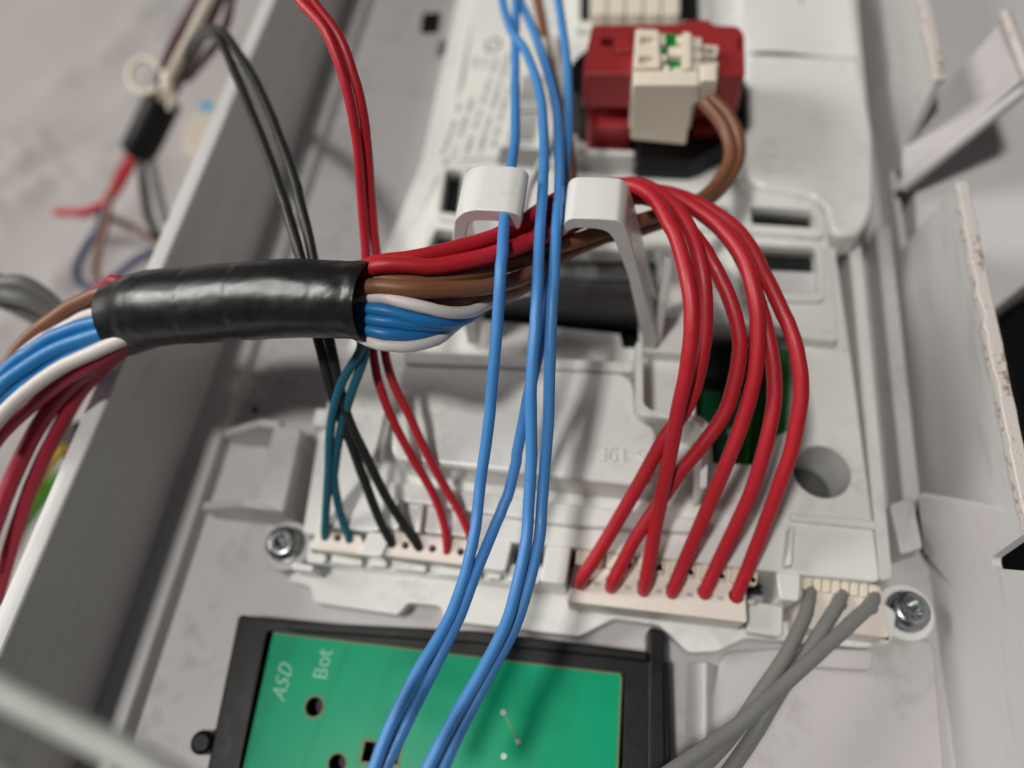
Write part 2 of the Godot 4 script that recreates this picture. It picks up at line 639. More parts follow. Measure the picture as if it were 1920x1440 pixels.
	var l := plain("label_print", Color(0.92, 0.92, 0.90), 0.55)
	l.albedo_texture = label_picture()
	var n := plain("paper_print", Color(0.90, 0.895, 0.88), 0.8)
	n.albedo_texture = note_picture()


# Copper under the green lacquer: broad areas, thin gaps and a few tracks running to the upper right.
func board_picture() -> ImageTexture:
	var side := 512
	var soft := noise_image(side, 0.01, 9)
	var im := Image.create(side, side, false, Image.FORMAT_RGB8)
	for y in side:
		for x in side:
			var k := x + y * 0.16
			var copper := 1.0
			for band in [[60, 90], [150, 158], [210, 260], [330, 344], [392, 446]]:
				if fposmod(k, 512.0) > band[0] and fposmod(k, 512.0) < band[1]: copper = 0.95
			var g := copper * (0.94 + 0.12 * soft.get_pixel(x, y).r)
			im.set_pixel(x, y, Color(g, g, g))
	return ImageTexture.create_from_image(im)


func ink(im: Image, x: int, y: int, w: int, h: int, r: RandomNumberGenerator) -> void:
	# a run of small unreadable characters, w along the line
	var at := y
	while at > y - h:
		var k := r.randi_range(4, 7)
		if r.randf() < 0.84:
			im.fill_rect(Rect2i(x, at - k, w, 2), Color(0.32, 0.33, 0.33))
			im.fill_rect(Rect2i(x + r.randi_range(0, w / 2), at - k, 2, k), Color(0.34, 0.35, 0.35))
			im.fill_rect(Rect2i(x + r.randi_range(0, 2), at - 2, w - r.randi_range(0, 4), 2), Color(0.38, 0.39, 0.39))
		at -= k + 2


# The type label, its lines read from the near end to the far end: ring mark, lines too small to read, bar code.
func label_picture() -> ImageTexture:
	var r := RandomNumberGenerator.new()
	r.seed = 4
	var im := Image.create(320, 512, false, Image.FORMAT_RGB8)
	im.fill(Color(0.97, 0.97, 0.96))
	for y in range(0, 90):
		for x in range(0, 120):
			var d := Vector2(x - 62, y - 52).length()
			if d > 22 and d < 32: im.set_pixel(x, y, Color(0.42, 0.43, 0.43))
	for run in [[12, 500, 130], [46, 505, 60], [46, 425, 75], [46, 330, 55], [46, 160, 45], [86, 508, 75], [86, 410, 80], [86, 300, 100], [86, 170, 60], [126, 500, 150], [126, 320, 110], [126, 190, 60], [126, 130, 40], [162, 470, 80], [162, 370, 140], [162, 190, 80], [8, 330, 24], [8, 150, 46]]:
		ink(im, run[0], run[1], 15, run[2], r)
	var y := 180
	while y < 470:
		var k := r.randi_range(2, 6)
		im.fill_rect(Rect2i(212, y, 84, k), Color(0.34, 0.36, 0.37))
		y += k + r.randi_range(2, 5)
	return ImageTexture.create_from_image(im)


func note_picture() -> ImageTexture:
	var r := RandomNumberGenerator.new()
	r.seed = 8
	var im := Image.create(256, 256, false, Image.FORMAT_RGB8)
	im.fill(Color(0.98, 0.98, 0.97))
	ink(im, 134, 118, 10, 40, r)
	return ImageTexture.create_from_image(im)


func setting() -> void:
	tag(block("table", self, mat.floor_grey, -900, 700, -66, -62, -900, 500, 1.0), "", "", "", "structure")
	tag(rumpled("white_sheet", mat.cloth_white, -420, -99.5, -420, 120, -52, 12), "pale rumpled sheet lying beyond the tall left rim of the tray", "sheet")
	tag(slab("appliance_part", self, mat.black_plastic, [75.08, -74.31, 99.42, -93.84, 86.77, -15.03, 74.09, -13.62], -40, -12, 1.0, 3.0), "matt black part in the gap beyond the right rim", "appliance part")
	tag(slab("grey_board", self, mat.floor_grey, [57.71, -181.76, 125.45, -181.19, 103.84, -98.28, 68.65, -67.32, 60.01, -59.21, 49.81, -63.44], -2, 8, 0.6, 1.0), "pale grey board lying beyond the right rim at upper right", "board")

func tray() -> void:
	var t := thing("appliance_tray", -20, -3, -60, "white plastic appliance panel tray with tall rims lying underside up", "panel")
	slab("floor", t, mat.tray_plastic, [-98, -240, 51, -240, 51, 60, -98, 60], -3, 0, 0.2, 0.5)
	drawn("side_wall", t, mat.wall_plastic, [-98, -3, -93.6, -3, -94.2, 30, -97.6, 30], -240, 60, 0.3, 0.7)
	drawn("ledge", t, mat.wall_plastic, [-94, -0.5, -87.5, -0.5, -88.2, 3.2, -94, 4.2], -240, 60, 0.2, 0.5)
	drawn_across("side_wall", t, mat.wall_plastic, [-240, -2.5, 60, -2.5, 60, 30, -4.6, 30, -7.2, 20.2, -8.8, 20.2, -10.0, 30, -73, 30, -76, 7, -97, 7, -99, 30, -240, 30], 47.6, 49.1, 0.3, 0.7)
	slab("rim", t, mat.chipped_edge, [47.37, -73.2, 47.25, -71.54, 47.69, -69.88, 47.26, -68.23, 47.32, -66.57, 47.55, -64.91, 47.15, -63.25, 47.21, -61.59, 47.33, -59.94, 47.25, -58.28, 47.11, -56.62, 47.27, -54.96, 47.24, -53.31, 47.4, -51.65, 47.05, -49.99, 47.19, -48.33, 47.48, -46.67, 47.6, -45.02, 47.06, -43.36, 47.4, -41.7, 47.14, -40.04, 47.16, -38.38, 47.16, -36.73, 47.23, -35.07, 47.46, -33.41, 47.41, -31.75, 47.31, -30.09, 47.24, -28.44, 47.3, -26.78, 47.28, -25.12, 47.43, -23.46, 47.2, -21.81, 47.3, -20.15, 47.28, -18.49, 47.29, -16.83, 47.34, -15.17, 47.33, -13.52, 47.51, -11.86, 47.29, -10.2, 49.43, -10.2, 49.33, -11.86, 49.33, -13.52, 49.36, -15.17, 49.37, -16.83, 49.36, -18.49, 49.41, -20.15, 49.41, -21.81, 49.37, -23.46, 49.33, -25.12, 49.34, -26.78, 49.42, -28.44, 49.36, -30.09, 49.28, -31.75, 49.32, -33.41, 49.32, -35.07, 49.41, -36.73, 49.34, -38.38, 49.46, -40.04, 49.38, -41.7, 49.36, -43.36, 49.33, -45.02, 49.4, -46.67, 49.34, -48.33, 49.31, -49.99, 49.38, -51.65, 49.35, -53.31, 49.41, -54.96, 49.35, -56.62, 49.21, -58.28, 49.39, -59.94, 49.26, -61.59, 49.43, -63.25, 49.44, -64.91, 49.33, -66.57, 49.29, -68.23, 49.28, -69.88, 49.39, -71.54, 49.34, -73.2], 29.2, 30.6, 0.3, 0.1)
	slab("rim", t, mat.chipped_edge, [47.2, -4.4, 47.26, -2.75, 47.63, -1.1, 47.36, 0.55, 47.42, 2.21, 47.42, 3.86, 47.46, 5.51, 47.47, 7.16, 47.19, 8.81, 47.27, 10.46, 47.18, 12.11, 47.19, 13.76, 47.48, 15.42, 47.22, 17.07, 47.29, 18.72, 47.19, 20.37, 47.21, 22.02, 47.43, 23.67, 47.23, 25.32, 47.22, 26.97, 47.38, 28.63, 47.38, 30.28, 47.43, 31.93, 47.33, 33.58, 47.05, 35.23, 47.4, 36.88, 47.38, 38.53, 47.46, 40.18, 47.16, 41.84, 47.7, 43.49, 47.1, 45.14, 47.42, 46.79, 47.31, 48.44, 47.22, 50.09, 47.43, 51.74, 47.25, 53.39, 47.05, 55.05, 47.11, 56.7, 47.37, 58.35, 47.66, 60, 49.28, 60, 49.35, 58.35, 49.42, 56.7, 49.38, 55.05, 49.33, 53.39, 49.28, 51.74, 49.26, 50.09, 49.31, 48.44, 49.33, 46.79, 49.24, 45.14, 49.27, 43.49, 49.37, 41.84, 49.33, 40.18, 49.31, 38.53, 49.33, 36.88, 49.31, 35.23, 49.4, 33.58, 49.43, 31.93, 49.45, 30.28, 49.39, 28.63, 49.39, 26.97, 49.42, 25.32, 49.44, 23.67, 49.42, 22.02, 49.41, 20.37, 49.32, 18.72, 49.27, 17.07, 49.39, 15.42, 49.35, 13.76, 49.35, 12.11, 49.31, 10.46, 49.28, 8.81, 49.42, 7.16, 49.37, 5.51, 49.3, 3.86, 49.37, 2.21, 49.37, 0.55, 49.38, -1.1, 49.46, -2.75, 49.35, -4.4], 29.2, 30.6, 0.3, 0.1)
	slab("rim", t, mat.chipped_edge, [47.1, -200, 47.31, -198.37, 47.2, -196.74, 47.39, -195.11, 47.33, -193.48, 47.36, -191.85, 47.21, -190.23, 47.37, -188.6, 47.22, -186.97, 47.38, -185.34, 47.25, -183.71, 47.12, -182.08, 47.38, -180.45, 47.19, -178.82, 47.53, -177.19, 47.37, -175.56, 47.37, -173.94, 47.32, -172.31, 47.29, -170.68, 47.05, -169.05, 47.5, -167.42, 47.17, -165.79, 47.45, -164.16, 47.2, -162.53, 47.28, -160.9, 47.26, -159.27, 47.13, -157.65, 47.27, -156.02, 47.38, -154.39, 47.23, -152.76, 47.1, -151.13, 47.21, -149.5, 47.34, -147.87, 47.48, -146.24, 47.43, -144.61, 47.35, -142.98, 47.14, -141.35, 47.45, -139.73, 47.3, -138.1, 47.26, -136.47, 47.45, -134.84, 47.4, -133.21, 47.38, -131.58, 47.12, -129.95, 47.2, -128.32, 47.05, -126.69, 47.33, -125.06, 47.3, -123.44, 47.45, -121.81, 47.33, -120.18, 47.24, -118.55, 47.64, -116.92, 47.14, -115.29, 47.09, -113.66, 47.2, -112.03, 47.38, -110.4, 47.24, -108.77, 47.23, -107.15, 47.12, -105.52, 47.54, -103.89, 47.2, -102.26, 47.13, -100.63, 47.28, -99, 49.31, -99, 49.34, -100.63, 49.42, -102.26, 49.33, -103.89, 49.35, -105.52, 49.33, -107.15, 49.34, -108.77, 49.39, -110.4, 49.38, -112.03, 49.33, -113.66, 49.3, -115.29, 49.34, -116.92, 49.39, -118.55, 49.35, -120.18, 49.34, -121.81, 49.26, -123.44, 49.4, -125.06, 49.28, -126.69, 49.29, -128.32, 49.33, -129.95, 49.35, -131.58, 49.35, -133.21, 49.31, -134.84, 49.33, -136.47, 49.32, -138.1, 49.26, -139.73, 49.34, -141.35, 49.32, -142.98, 49.37, -144.61, 49.34, -146.24, 49.4, -147.87, 49.38, -149.5, 49.39, -151.13, 49.41, -152.76, 49.38, -154.39, 49.34, -156.02, 49.42, -157.65, 49.3, -159.27, 49.35, -160.9, 49.39, -162.53, 49.34, -164.16, 49.39, -165.79, 49.31, -167.42, 49.32, -169.05, 49.38, -170.68, 49.39, -172.31, 49.41, -173.94, 49.35, -175.56, 49.36, -177.19, 49.38, -178.82, 49.37, -180.45, 49.28, -182.08, 49.32, -183.71, 49.42, -185.34, 49.29, -186.97, 49.38, -188.6, 49.33, -190.23, 49.4, -191.85, 49.31, -193.48, 49.35, -195.11, 49.25, -196.74, 49.35, -198.37, 49.4, -200], 29.2, 30.6, 0.3, 0.1)
	put("flap", sheet(Shape.new(), Vector3(47.500000, 15.424609, -100.432270), Vector3(62.884339, 31.000000, -116.917528), Vector3(62.352819, 31.000000, -98.512946), Vector3(47.500000, 10.663833, -89.658804), 1.6), mat.tray_plastic, t)
	put("flap_edge", tube(Shape.new(), [Vector3(61.854570, 32.000000, -116.158085), Vector3(62.383889, 32.000000, -106.746399), Vector3(62.913207, 32.000000, -97.334713)], [1.0, 1.0, 1.0], 10), mat.chipped_edge, t)
	put("flap_fold", tube(Shape.new(), [Vector3(47.500000, 10.663833, -89.658804), Vector3(55.329224, 19.831917, -93.687215), Vector3(63.158448, 29.000000, -97.715626)], [1.5, 1.4, 1.2], 12), mat.tray_plastic, t)
	slab("ridge", t, mat.tray_plastic, [43.2, -82.68, 46.45, -82.88, 45, -19.97, 41.79, -18.69], -0.5, 7, 1.0, 0.8)
	slab("pad", t, mat.tray_plastic, [11.56, 6.77, 46.45, 0.47, 45.32, 24.28, 7.19, 29.29], -0.5, 1.4, 0.6, 2.0)
	var g := slab("guide_bracket", t, mat.tray_plastic, [-73.33, -23.25, -67.59, -23, -66.64, -6.41, -72.43, -7.81], -0.5, 12, 0.6, 0.8)
	drawn("gusset", g, mat.tray_plastic, [-72.11, -0.5, -87.11, -0.5, -87.11, 4.5, -76.11, 12, -72.11, 12], -23.96, -22.56, 0.25)
	drawn("gusset", g, mat.tray_plastic, [-68.43, -0.5, -85.43, -0.5, -85.43, 6.5, -74.43, 12, -68.43, 11], -8.21, -6.81, 0.25)
	var k := slab("guide_bracket", t, mat.tray_plastic, [38.19, -19.31, 42.18, -21.13, 42.78, -12.18, 39.12, -10.72], -0.5, 10, 0.4, 0.5)
	put("wedge", sheet(Shape.new(), Vector3(41.243665, 14.000000, -19.747370), Vector3(47.700000, 26.622552, -13.741881), Vector3(47.700000, 9.355988, -5.408489), Vector3(44.965650, 5.000000, -13.086238), 1.3), mat.tray_plastic, k)
	disc("grease_spot", t, mat.black_plastic, -92.08, -35.03, 0.60, -0.2, 0.06, 0.02)
	disc("grease_spot", t, mat.black_plastic, -84.56, -30.84, 0.83, -0.2, 0.06, 0.02)
	disc("grease_spot", t, mat.black_plastic, -86.04, -34.91, 0.45, -0.2, 0.06, 0.02)
	disc("grease_spot", t, mat.black_plastic, -83.67, -40.99, 0.38, -0.2, 0.06, 0.02)
	disc("grease_spot", t, mat.black_plastic, -102.73, -38.07, 0.38, -0.2, 0.06, 0.02)
	disc("grease_spot", t, mat.black_plastic, -80.7, -38.34, 0.38, -0.2, 0.06, 0.02)

func screw(x: float, y: float, z: float, turn: float, label: String) -> void:
	var t := thing("screw", x, y, z, label, "screw", "screws at the front corners of the module")
	var star := PackedVector2Array()
	for i in 36:
		star.append(Vector2(x, z) + Vector2.from_angle(TAU * i / 36 + turn) * (1.2 + 0.25 * cos(TAU * i / 6)))
	put("head", prism(Shape.new(), circle(x, z, 3.1, 40), y + 0.7, y + 2.9, 1.25, [star], Transform3D.IDENTITY, 6), mat.bright_steel, t)
	disc("recess_floor", t, mat.bright_steel, x, z, 1.55, y + 0.72, y + 1.3, 0.1)
	disc("flange", t, mat.bright_steel, x, z, 3.35, y, y + 0.72, 0.25, 0.0, 3)


func display() -> void:
	var t := thing("display_housing", -30, 0, 30, "black plastic display frame in the lower part of the tray", "frame")
	slab("frame", t, mat.black_plastic, [-72.79, 10.84, -29.22, 9.68, 2.51, 9.77, 3.58, 29.5, -70.27, 39.2], 0.1, 5.5, 0.5, 0.8, [[-66.77, 12.88, -4.57, 12.42, -4.13, 29.8, -65.02, 37.77]])
	slab("bed", t, mat.dark_void, [-70.6, 12.58, -3.63, 11.81, -2.7, 30.22, -68.25, 38.81], 0.12, 1.4, 0.1, 0.5)
	slab("rear_bar", t, mat.black_plastic, [-62.75, 11.1, -29.16, 8.83, -1.13, 8.86, -1.07, 10.34, -28.87, 10.77, -62.34, 12.57], 5.0, 7.0, 0.8, 0.6)
	slab("side_bar", t, mat.black_plastic, [-1.13, 4.8, 1.51, 4.92, 2.54, 29.59, -0.47, 29.98], 0.2, 6.2, 0.5, 0.4)
	slab("side_plate", t, mat.black_plastic, [-4.4, 13.32, -0.38, 13.5, 0.25, 30.06, -4.05, 30.62], 0.2, 3.6, 0.3, 0.4)
	disc("hinge_knob", t, mat.black_plastic, -73.14, 31.31, 1.9, 0.2, 5.2, 0.8, 0.0, 4)
	drawn("slope", t, mat.tray_plastic, [5.77, 0, 11.42, 0, 8.82, 3], 9.02, 60, 0.2)
	var b := thing("display_board", -35, 4, 40, "bright green circuit board inside the black display frame", "circuit board")
	slab("board", b, mat.circuit_green, [-65.89, 13.1, -5.11, 12.66, -4.92, 29.38, -64.88, 37.2], 3.3999999999999995, 4.6, 0.08, 0.4, [[-54.05, 23.96, -54.31, 24.57, -54.8, 25.02, -55.45, 25.21, -56.1, 25.1, -56.65, 24.71, -56.97, 24.13, -57.01, 23.46, -56.76, 22.84, -56.26, 22.4, -55.62, 22.21, -54.96, 22.32, -54.42, 22.71, -54.09, 23.29], [-48.25, 31.67, -48.48, 32.25, -48.95, 32.66, -49.55, 32.84, -50.16, 32.74, -50.67, 32.38, -50.97, 31.83, -51.01, 31.21, -50.77, 30.63, -50.31, 30.22, -49.71, 30.04, -49.09, 30.15, -48.59, 30.51, -48.28, 31.05], [-45.83, 27.63, -39.76, 27.41, -39.7, 30.32, -45.86, 30.65]], 0.1)
	disc("hole_rim", b, mat.board_edge, -55.53, 23.71, 1.85, 3.45, 4.63, 0.02, 1.5)
	disc("hole_rim", b, mat.board_edge, -49.63, 31.44, 1.75, 3.45, 4.63, 0.02, 1.4)
	slab("hole_rim", b, mat.board_edge, [-46.27, 27.29, -39.38, 27.05, -39.28, 30.65, -46.21, 31.08], 3.4499999999999997, 4.63, 0.02, 0.3, [[-45.72, 27.69, -39.83, 27.49, -39.8, 30.26, -45.79, 30.57]], 0.1)
	slab("cut_edge", b, mat.board_edge, [-65.86, 12.83, -5.04, 12.41, -5.11, 12.74, -65.86, 13.19], 3.3999999999999995, 4.619999999999999, 0.03, 0.1)
	slab("cut_edge", b, mat.board_edge, [-5.27, 12.93, -4.93, 12.89, -4.76, 29.21, -5.09, 29.25], 3.3999999999999995, 4.619999999999999, 0.03, 0.1)
	disc("solder_dot", b, mat.solder, -23.8, 20.69, 0.45, 4.3999999999999995, 4.72, 0.08, 0.16)
	disc("solder_dot", b, mat.solder, -20.85, 24.63, 0.45, 4.3999999999999995, 4.72, 0.08, 0.16)
	disc("solder_dot", b, mat.solder, -22.89, 26.96, 0.45, 4.3999999999999995, 4.72, 0.08, 0.16)
	slab("track", b, mat.leaf_green, [-23.84, 21.01, -23.51, 20.89, -20.8, 24.32, -21.12, 24.51], 4.3999999999999995, 4.6499999999999995, 0.01, 0.05)
	letters("print", b, mat.board_print, "Bot", -55.63, 4.63, 17.09, 2.1, 90, 0.06)
	letters("print", b, mat.board_print, "ASD", -61.94, 4.63, 20.4, 2.3, 90, 0.06, 0.35)

func module() -> void:
	var t := thing("control_module", -12, 0, -60, "white electronics housing with slots, raised box and round hole in the tray middle", "electronics housing")
	slab("base", t, mat.dark_void, [-58, -200, 31, -200, 33, -4, -57, -1], 0.1, 1.5, 0.2)
	var deck := slab("cover", t, mat.white_plastic, [-59.12, -4.38, -49.84, -4.22, -45.19, -5.17, -32.19, -5.05, -24.86, -4.91, -14.56, -5.1, 13.38, -4.78, 17.94, -4.76, 21.63, -4.66, 33.9, -4.83, 32.98, -43.15, 31.42, -84.61, 4.05, -87.62, -50.01, -90.3, -58.6, -51.59], 3.0, 14, 0.5, 1.2, [[4.77, -50.44, 23.49, -50.57, 21.34, -29.64, 19.14, -28.63, 17.32, -22.79, 8.03, -22.39, 7.76, -29.22, 4.97, -30.52], [-40.65, -47.35, -39.73, -64.92, -2.27, -66.79, -0.83, -46.09, -5.54, -44.32, -8.53, -44.08, -9.3, -47.08, -39.95, -48.39], [30.87, -22.08, 30.54, -20.77, 29.85, -19.61, 28.87, -18.68, 27.66, -18.08, 26.33, -17.84, 24.98, -17.98, 23.73, -18.49, 22.68, -19.34, 21.91, -20.45, 21.48, -21.73, 21.43, -23.08, 21.76, -24.39, 22.45, -25.56, 23.44, -26.48, 24.64, -27.09, 25.97, -27.33, 27.32, -27.19, 28.57, -26.67, 29.62, -25.82, 30.4, -24.71, 30.82, -23.43]])
	disc("hole_shaft", deck, mat.shaft_grey, 26.15, -22.58, 5.6, 2.0, 13.4, 0.1, 4.85)
	disc("hole_floor", deck, mat.shaft_grey, 26.15, -22.58, 5.6, 1.6, 3.0, 0.1)
	slab("side_strip", t, mat.white_plastic, [-63.31, -3.73, -59.27, -3.67, -58.56, -54.61, -52.26, -93.96, -53.77, -165.52, -59.4, -165.52, -57.99, -93.69, -62.93, -54.29, -65.51, -25.62, -63.75, -7.65], 0.5, 9.5, 0.6, 1.0)
	slab("latch", t, mat.white_plastic, [-65.98, -27.39, -63.14, -27.19, -63.2, -23.62, -65.87, -23.71], 0.5, 12, 0.4, 0.6)
	slab("side_rail", t, mat.white_plastic, [35.53, -75.73, 38.03, -75.89, 36.9, -6.25, 34.72, -5.59], 0.5, 11.5, 0.8, 0.8)
	var frame := slab("slot_frame", t, mat.white_plastic, [-48.51, -87.1, -15.19, -84.42, 14.4, -82.14, 29.88, -80.15, 29.9, -46.76, 23.52, -46.93, 22.44, -49.35, -1.43, -48.57, -2.95, -64.97, -39.68, -63.43, -39.55, -47.26, -42.14, -46.33, -53.06, -49.23, -51.07, -64.62], 13.6, 17, 0.6, 1.2, [[-45.31, -83.53, -48.94, -83.97, -48.36, -72.38, -44.58, -71.74], [-48.48, -67.83, -42.25, -67.1, -42.1, -61.92, -49.51, -62.26], [5.65, -76.86, 11.35, -76.62, 11.52, -73.61, 6.09, -73.83], [15.13, -77.11, 27.3, -76.7, 27.64, -72.41, 15.23, -72.74], [12.46, -67.26, 27.13, -67.42, 26.84, -56.71, 13.26, -56.23]], 0.9)
	slab("slot_collar", frame, mat.white_plastic, [-43.75, -84.45, -50.41, -84.74, -49.12, -69.47, -42.5, -69.02], 16.5, 18.2, 0.4, 1.6, [[-44.77, -82.72, -48.83, -83.13, -48.15, -71.08, -43.97, -70.47]], 1.0)
	slab("slot_collar", frame, mat.white_plastic, [10.91, -67.92, 28.11, -68.21, 27.57, -54.42, 11.71, -53.74], 16.5, 18.2, 0.4, 1.6, [[12.01, -66.56, 26.93, -66.73, 26.61, -55.65, 12.8, -55.14]], 1.0)
	slab("slot_collar", frame, mat.white_plastic, [3.11, -79.03, 28.51, -78.73, 28.47, -69.14, 3.64, -69.99], 16.5, 18.2, 0.4, 1.6, [[5.26, -76.07, 11.32, -75.85, 11.48, -72.33, 5.69, -72.53], [14.65, -76.32, 27.11, -75.93, 27.41, -71.15, 14.74, -71.45]], 1.0)
	slab("slot_floor", frame, mat.tray_plastic, [13.78, -63.49, 28.11, -63.7, 28.32, -57.74, 14.06, -57.2], 14.0, 14.3, 0.05, 0.3)
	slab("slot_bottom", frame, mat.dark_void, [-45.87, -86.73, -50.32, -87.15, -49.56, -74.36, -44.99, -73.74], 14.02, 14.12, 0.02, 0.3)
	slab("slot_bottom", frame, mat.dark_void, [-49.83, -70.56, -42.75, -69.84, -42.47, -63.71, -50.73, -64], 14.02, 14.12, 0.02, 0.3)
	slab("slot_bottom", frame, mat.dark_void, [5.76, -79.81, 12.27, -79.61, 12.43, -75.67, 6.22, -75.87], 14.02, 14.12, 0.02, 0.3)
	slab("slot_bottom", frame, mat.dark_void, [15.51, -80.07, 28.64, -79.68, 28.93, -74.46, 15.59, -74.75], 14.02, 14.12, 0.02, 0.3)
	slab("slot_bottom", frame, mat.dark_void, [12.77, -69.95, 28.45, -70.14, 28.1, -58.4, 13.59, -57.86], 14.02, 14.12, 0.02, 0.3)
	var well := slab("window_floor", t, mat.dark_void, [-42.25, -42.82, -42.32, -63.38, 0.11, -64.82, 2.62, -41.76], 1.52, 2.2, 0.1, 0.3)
	put("capacitor_can", tube(Shape.new(), [Vector3(-45.28, 8.4, -57.59), Vector3(-21.87, 8.4, -57.59), Vector3(0.85, 8.4, -57.59)], [4.9, 4.9, 4.9], 28), mat.black_can, t)
	slab("foil_plate", t, mat.dull_foil, [-24.98, -66.88, 0.67, -68.01, 0.17, -61.95, -24.31, -60.24], 7.5, 10.5, 0.3, 0.6)
	var raised := slab("raised_box", t, mat.white_plastic, [-48.22, -34.54, -33.69, -34.41, -6.47, -34.53, -5.9, -26.26, -2.32, -24.83, -1.96, -14.17, -21.89, -14.48, -46.47, -14.73], 13.8, 22, 2.0, 3.4)
	slab("rear_ridge", raised, mat.white_plastic, [-48.1, -35.3, -6.83, -36.38, -6.55, -34.31, -47.56, -32.61], 21, 23.0, 0.7, 1.2)
	slab("front_lip", t, mat.white_plastic, [-48.86, -13.14, -22, -12.43, 6.21, -11.87, 5.97, -9.34, -16.18, -8.39, -47.78, -9.84], 13.8, 15.6, 0.7, 1.5)
	slab("pocket_wall", t, mat.white_plastic, [-6.68, -39.77, -5.4, -39.87, -4.81, -27.99, -3.64, -26.92, 4.3, -26.66, 5.92, -25.28, 5.52, -14.24, 4.39, -14.13, 4.65, -24.4, 3.8, -25.47, -4.8, -25.65, -6.07, -26.7], 13.8, 24, 0.5, 0.9)
	letters("moulded_number", raised, mat.white_plastic, "S-19E", -7.9, 22.05, -19.26, 2.4, 183, 0.5)
	slab("rib", t, mat.white_plastic, [-51.72, -29.16, -51.11, -29.21, -51.22, -16.99, -51.8, -16.94], 13.8, 15.4, 0.3, 0.2)
	slab("rib", t, mat.white_plastic, [-50.73, -30.35, -50.13, -30.41, -49.53, -16.95, -50.11, -16.89], 13.8, 15.4, 0.3, 0.2)
	slab("rib", t, mat.white_plastic, [-45.32, -9.96, -44.47, -9.95, -44.06, -4.65, -44.9, -4.65], 13.8, 16, 0.3, 0.2)
	slab("rib", t, mat.white_plastic, [-41.52, -9.86, -40.67, -9.85, -40.34, -4.58, -41.17, -4.58], 13.8, 16, 0.3, 0.2)
	slab("rib", t, mat.white_plastic, [19.71, -11.71, 20.37, -11.78, 19.56, -5.29, 18.75, -5.21], 13.8, 17, 0.2, 0.2)
	slab("step", t, mat.white_plastic, [20.31, -14.52, 33.45, -14.52, 33.79, -13.06, 20.25, -13.16], 13.8, 15.2, 0.6, 0.8)
	var pb := thing("inner_board", 14, 3, -40, "dark green circuit board seen through the opening behind the red arches", "circuit board")
	slab("board", pb, mat.deep_green, [3.41, -56.83, 27.5, -56.73, 24.1, -22.25, 3.99, -20.77], 2.4, 4.2, 0.1, 0.3)
	slab("black_chip", pb, mat.black_plastic, [5.07, -48.9, 19.15, -48.82, 16.95, -41.45, 4.76, -41.22], 4.0, 10.0, 0.3, 0.5)
	slab("green_housing", pb, mat.clear_green, [19.68, -48.29, 23.39, -48, 21.99, -30.56, 18.29, -30.64], 4.0, 11.0, 0.3, 0.4)
	slab("green_rib", pb, mat.clear_green, [15.64, -34.27, 16.31, -34.33, 15.22, -24.55, 14.57, -24.48], 4.0, 9.0, 0.2, 0.2)
	slab("green_rib", pb, mat.clear_green, [16.98, -34.39, 17.36, -34.42, 16.15, -24.63, 15.78, -24.6], 4.0, 9.0, 0.2, 0.2)
	disc("solder_dot", pb, mat.solder, 13.12, -32.95, 0.8, 4.0, 5.2, 0.4)
	var deck2 := slab("rear_cover", t, mat.white_plastic, [-49.42, -89.21, 15.2, -84.78, 41.36, -89.96, 43.52, -165.94, -53.41, -166.31], 3.0, 13.5, 0.6, 1.0)
	slab("dark_clip", t, mat.black_plastic, [-66.82, -144.19, -61.96, -144.69, -61.71, -138.31, -66.21, -137.81], 9.4, 11, 0.3, 0.4)
	slab("rounded_block", t, mat.white_plastic, [15.45, -158, 40.16, -157.9, 39.13, -117.83, 40.24, -96.91, 38.23, -76.17, 34.92, -70.07, 30, -69.77, 29.23, -78.78, 13.87, -81.73], 12, 18.5, 1.6, 5.0)
	slab("bracket", t, mat.white_plastic, [-22.57, -88.7, -8.88, -88.4, -8.81, -87.05, -22.41, -86.88], 13, 20, 0.4, 0.6)
	slab("bracket", t, mat.white_plastic, [-22.27, -90.64, -21.15, -90.68, -20.31, -85.87, -21.85, -85.8], 13, 22, 0.4, 0.6)
	slab("slot_frame", t, mat.white_plastic, [-27.69, -155.46, 6.32, -155.49, 7.02, -132.72, -25.67, -132.16], 13, 16, 0.5, 2.0, [[-25.57, -153.26, 4.35, -153.34, 4.75, -135, -24.04, -134.55]])
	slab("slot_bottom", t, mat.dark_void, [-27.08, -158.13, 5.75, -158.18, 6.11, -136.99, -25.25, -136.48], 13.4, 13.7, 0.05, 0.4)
	var block_row := thing("terminal_block", 0, 13, -140, "ribbed beige terminal block behind the red socket", "terminal block")
	slab("rib", block_row, mat.cream_plastic, [-22.98, -154.11, -18.71, -154.1, -17.31, -130.46, -21.33, -130.4], 13.6, 21, 0.5, 0.8)
	slab("rib", block_row, mat.cream_plastic, [-18.44, -154.1, -14.19, -154.08, -13.07, -130.52, -17.06, -130.46], 13.6, 21, 0.5, 0.8)
	slab("rib", block_row, mat.cream_plastic, [-13.92, -154.08, -9.7, -154.06, -8.85, -130.57, -12.82, -130.52], 13.6, 21, 0.5, 0.8)
	slab("rib", block_row, mat.cream_plastic, [-9.44, -154.06, -5.24, -154.05, -4.66, -130.63, -8.6, -130.58], 13.6, 21, 0.5, 0.8)
	slab("rib", block_row, mat.cream_plastic, [-4.98, -154.05, -0.81, -154.03, -0.49, -130.68, -4.41, -130.63], 13.6, 21, 0.5, 0.8)
	tag(put("type_label", sheet(Shape.new(), Vector3(-48.48, 14, -132.86), Vector3(-28.99, 14, -130.84), Vector3(-29.57, 14, -91.89), Vector3(-53.21, 14, -89.5), 0.12, 0.0), mat.label_print), "white type label with rows of tiny print and a bar code beside the blue wires", "label")
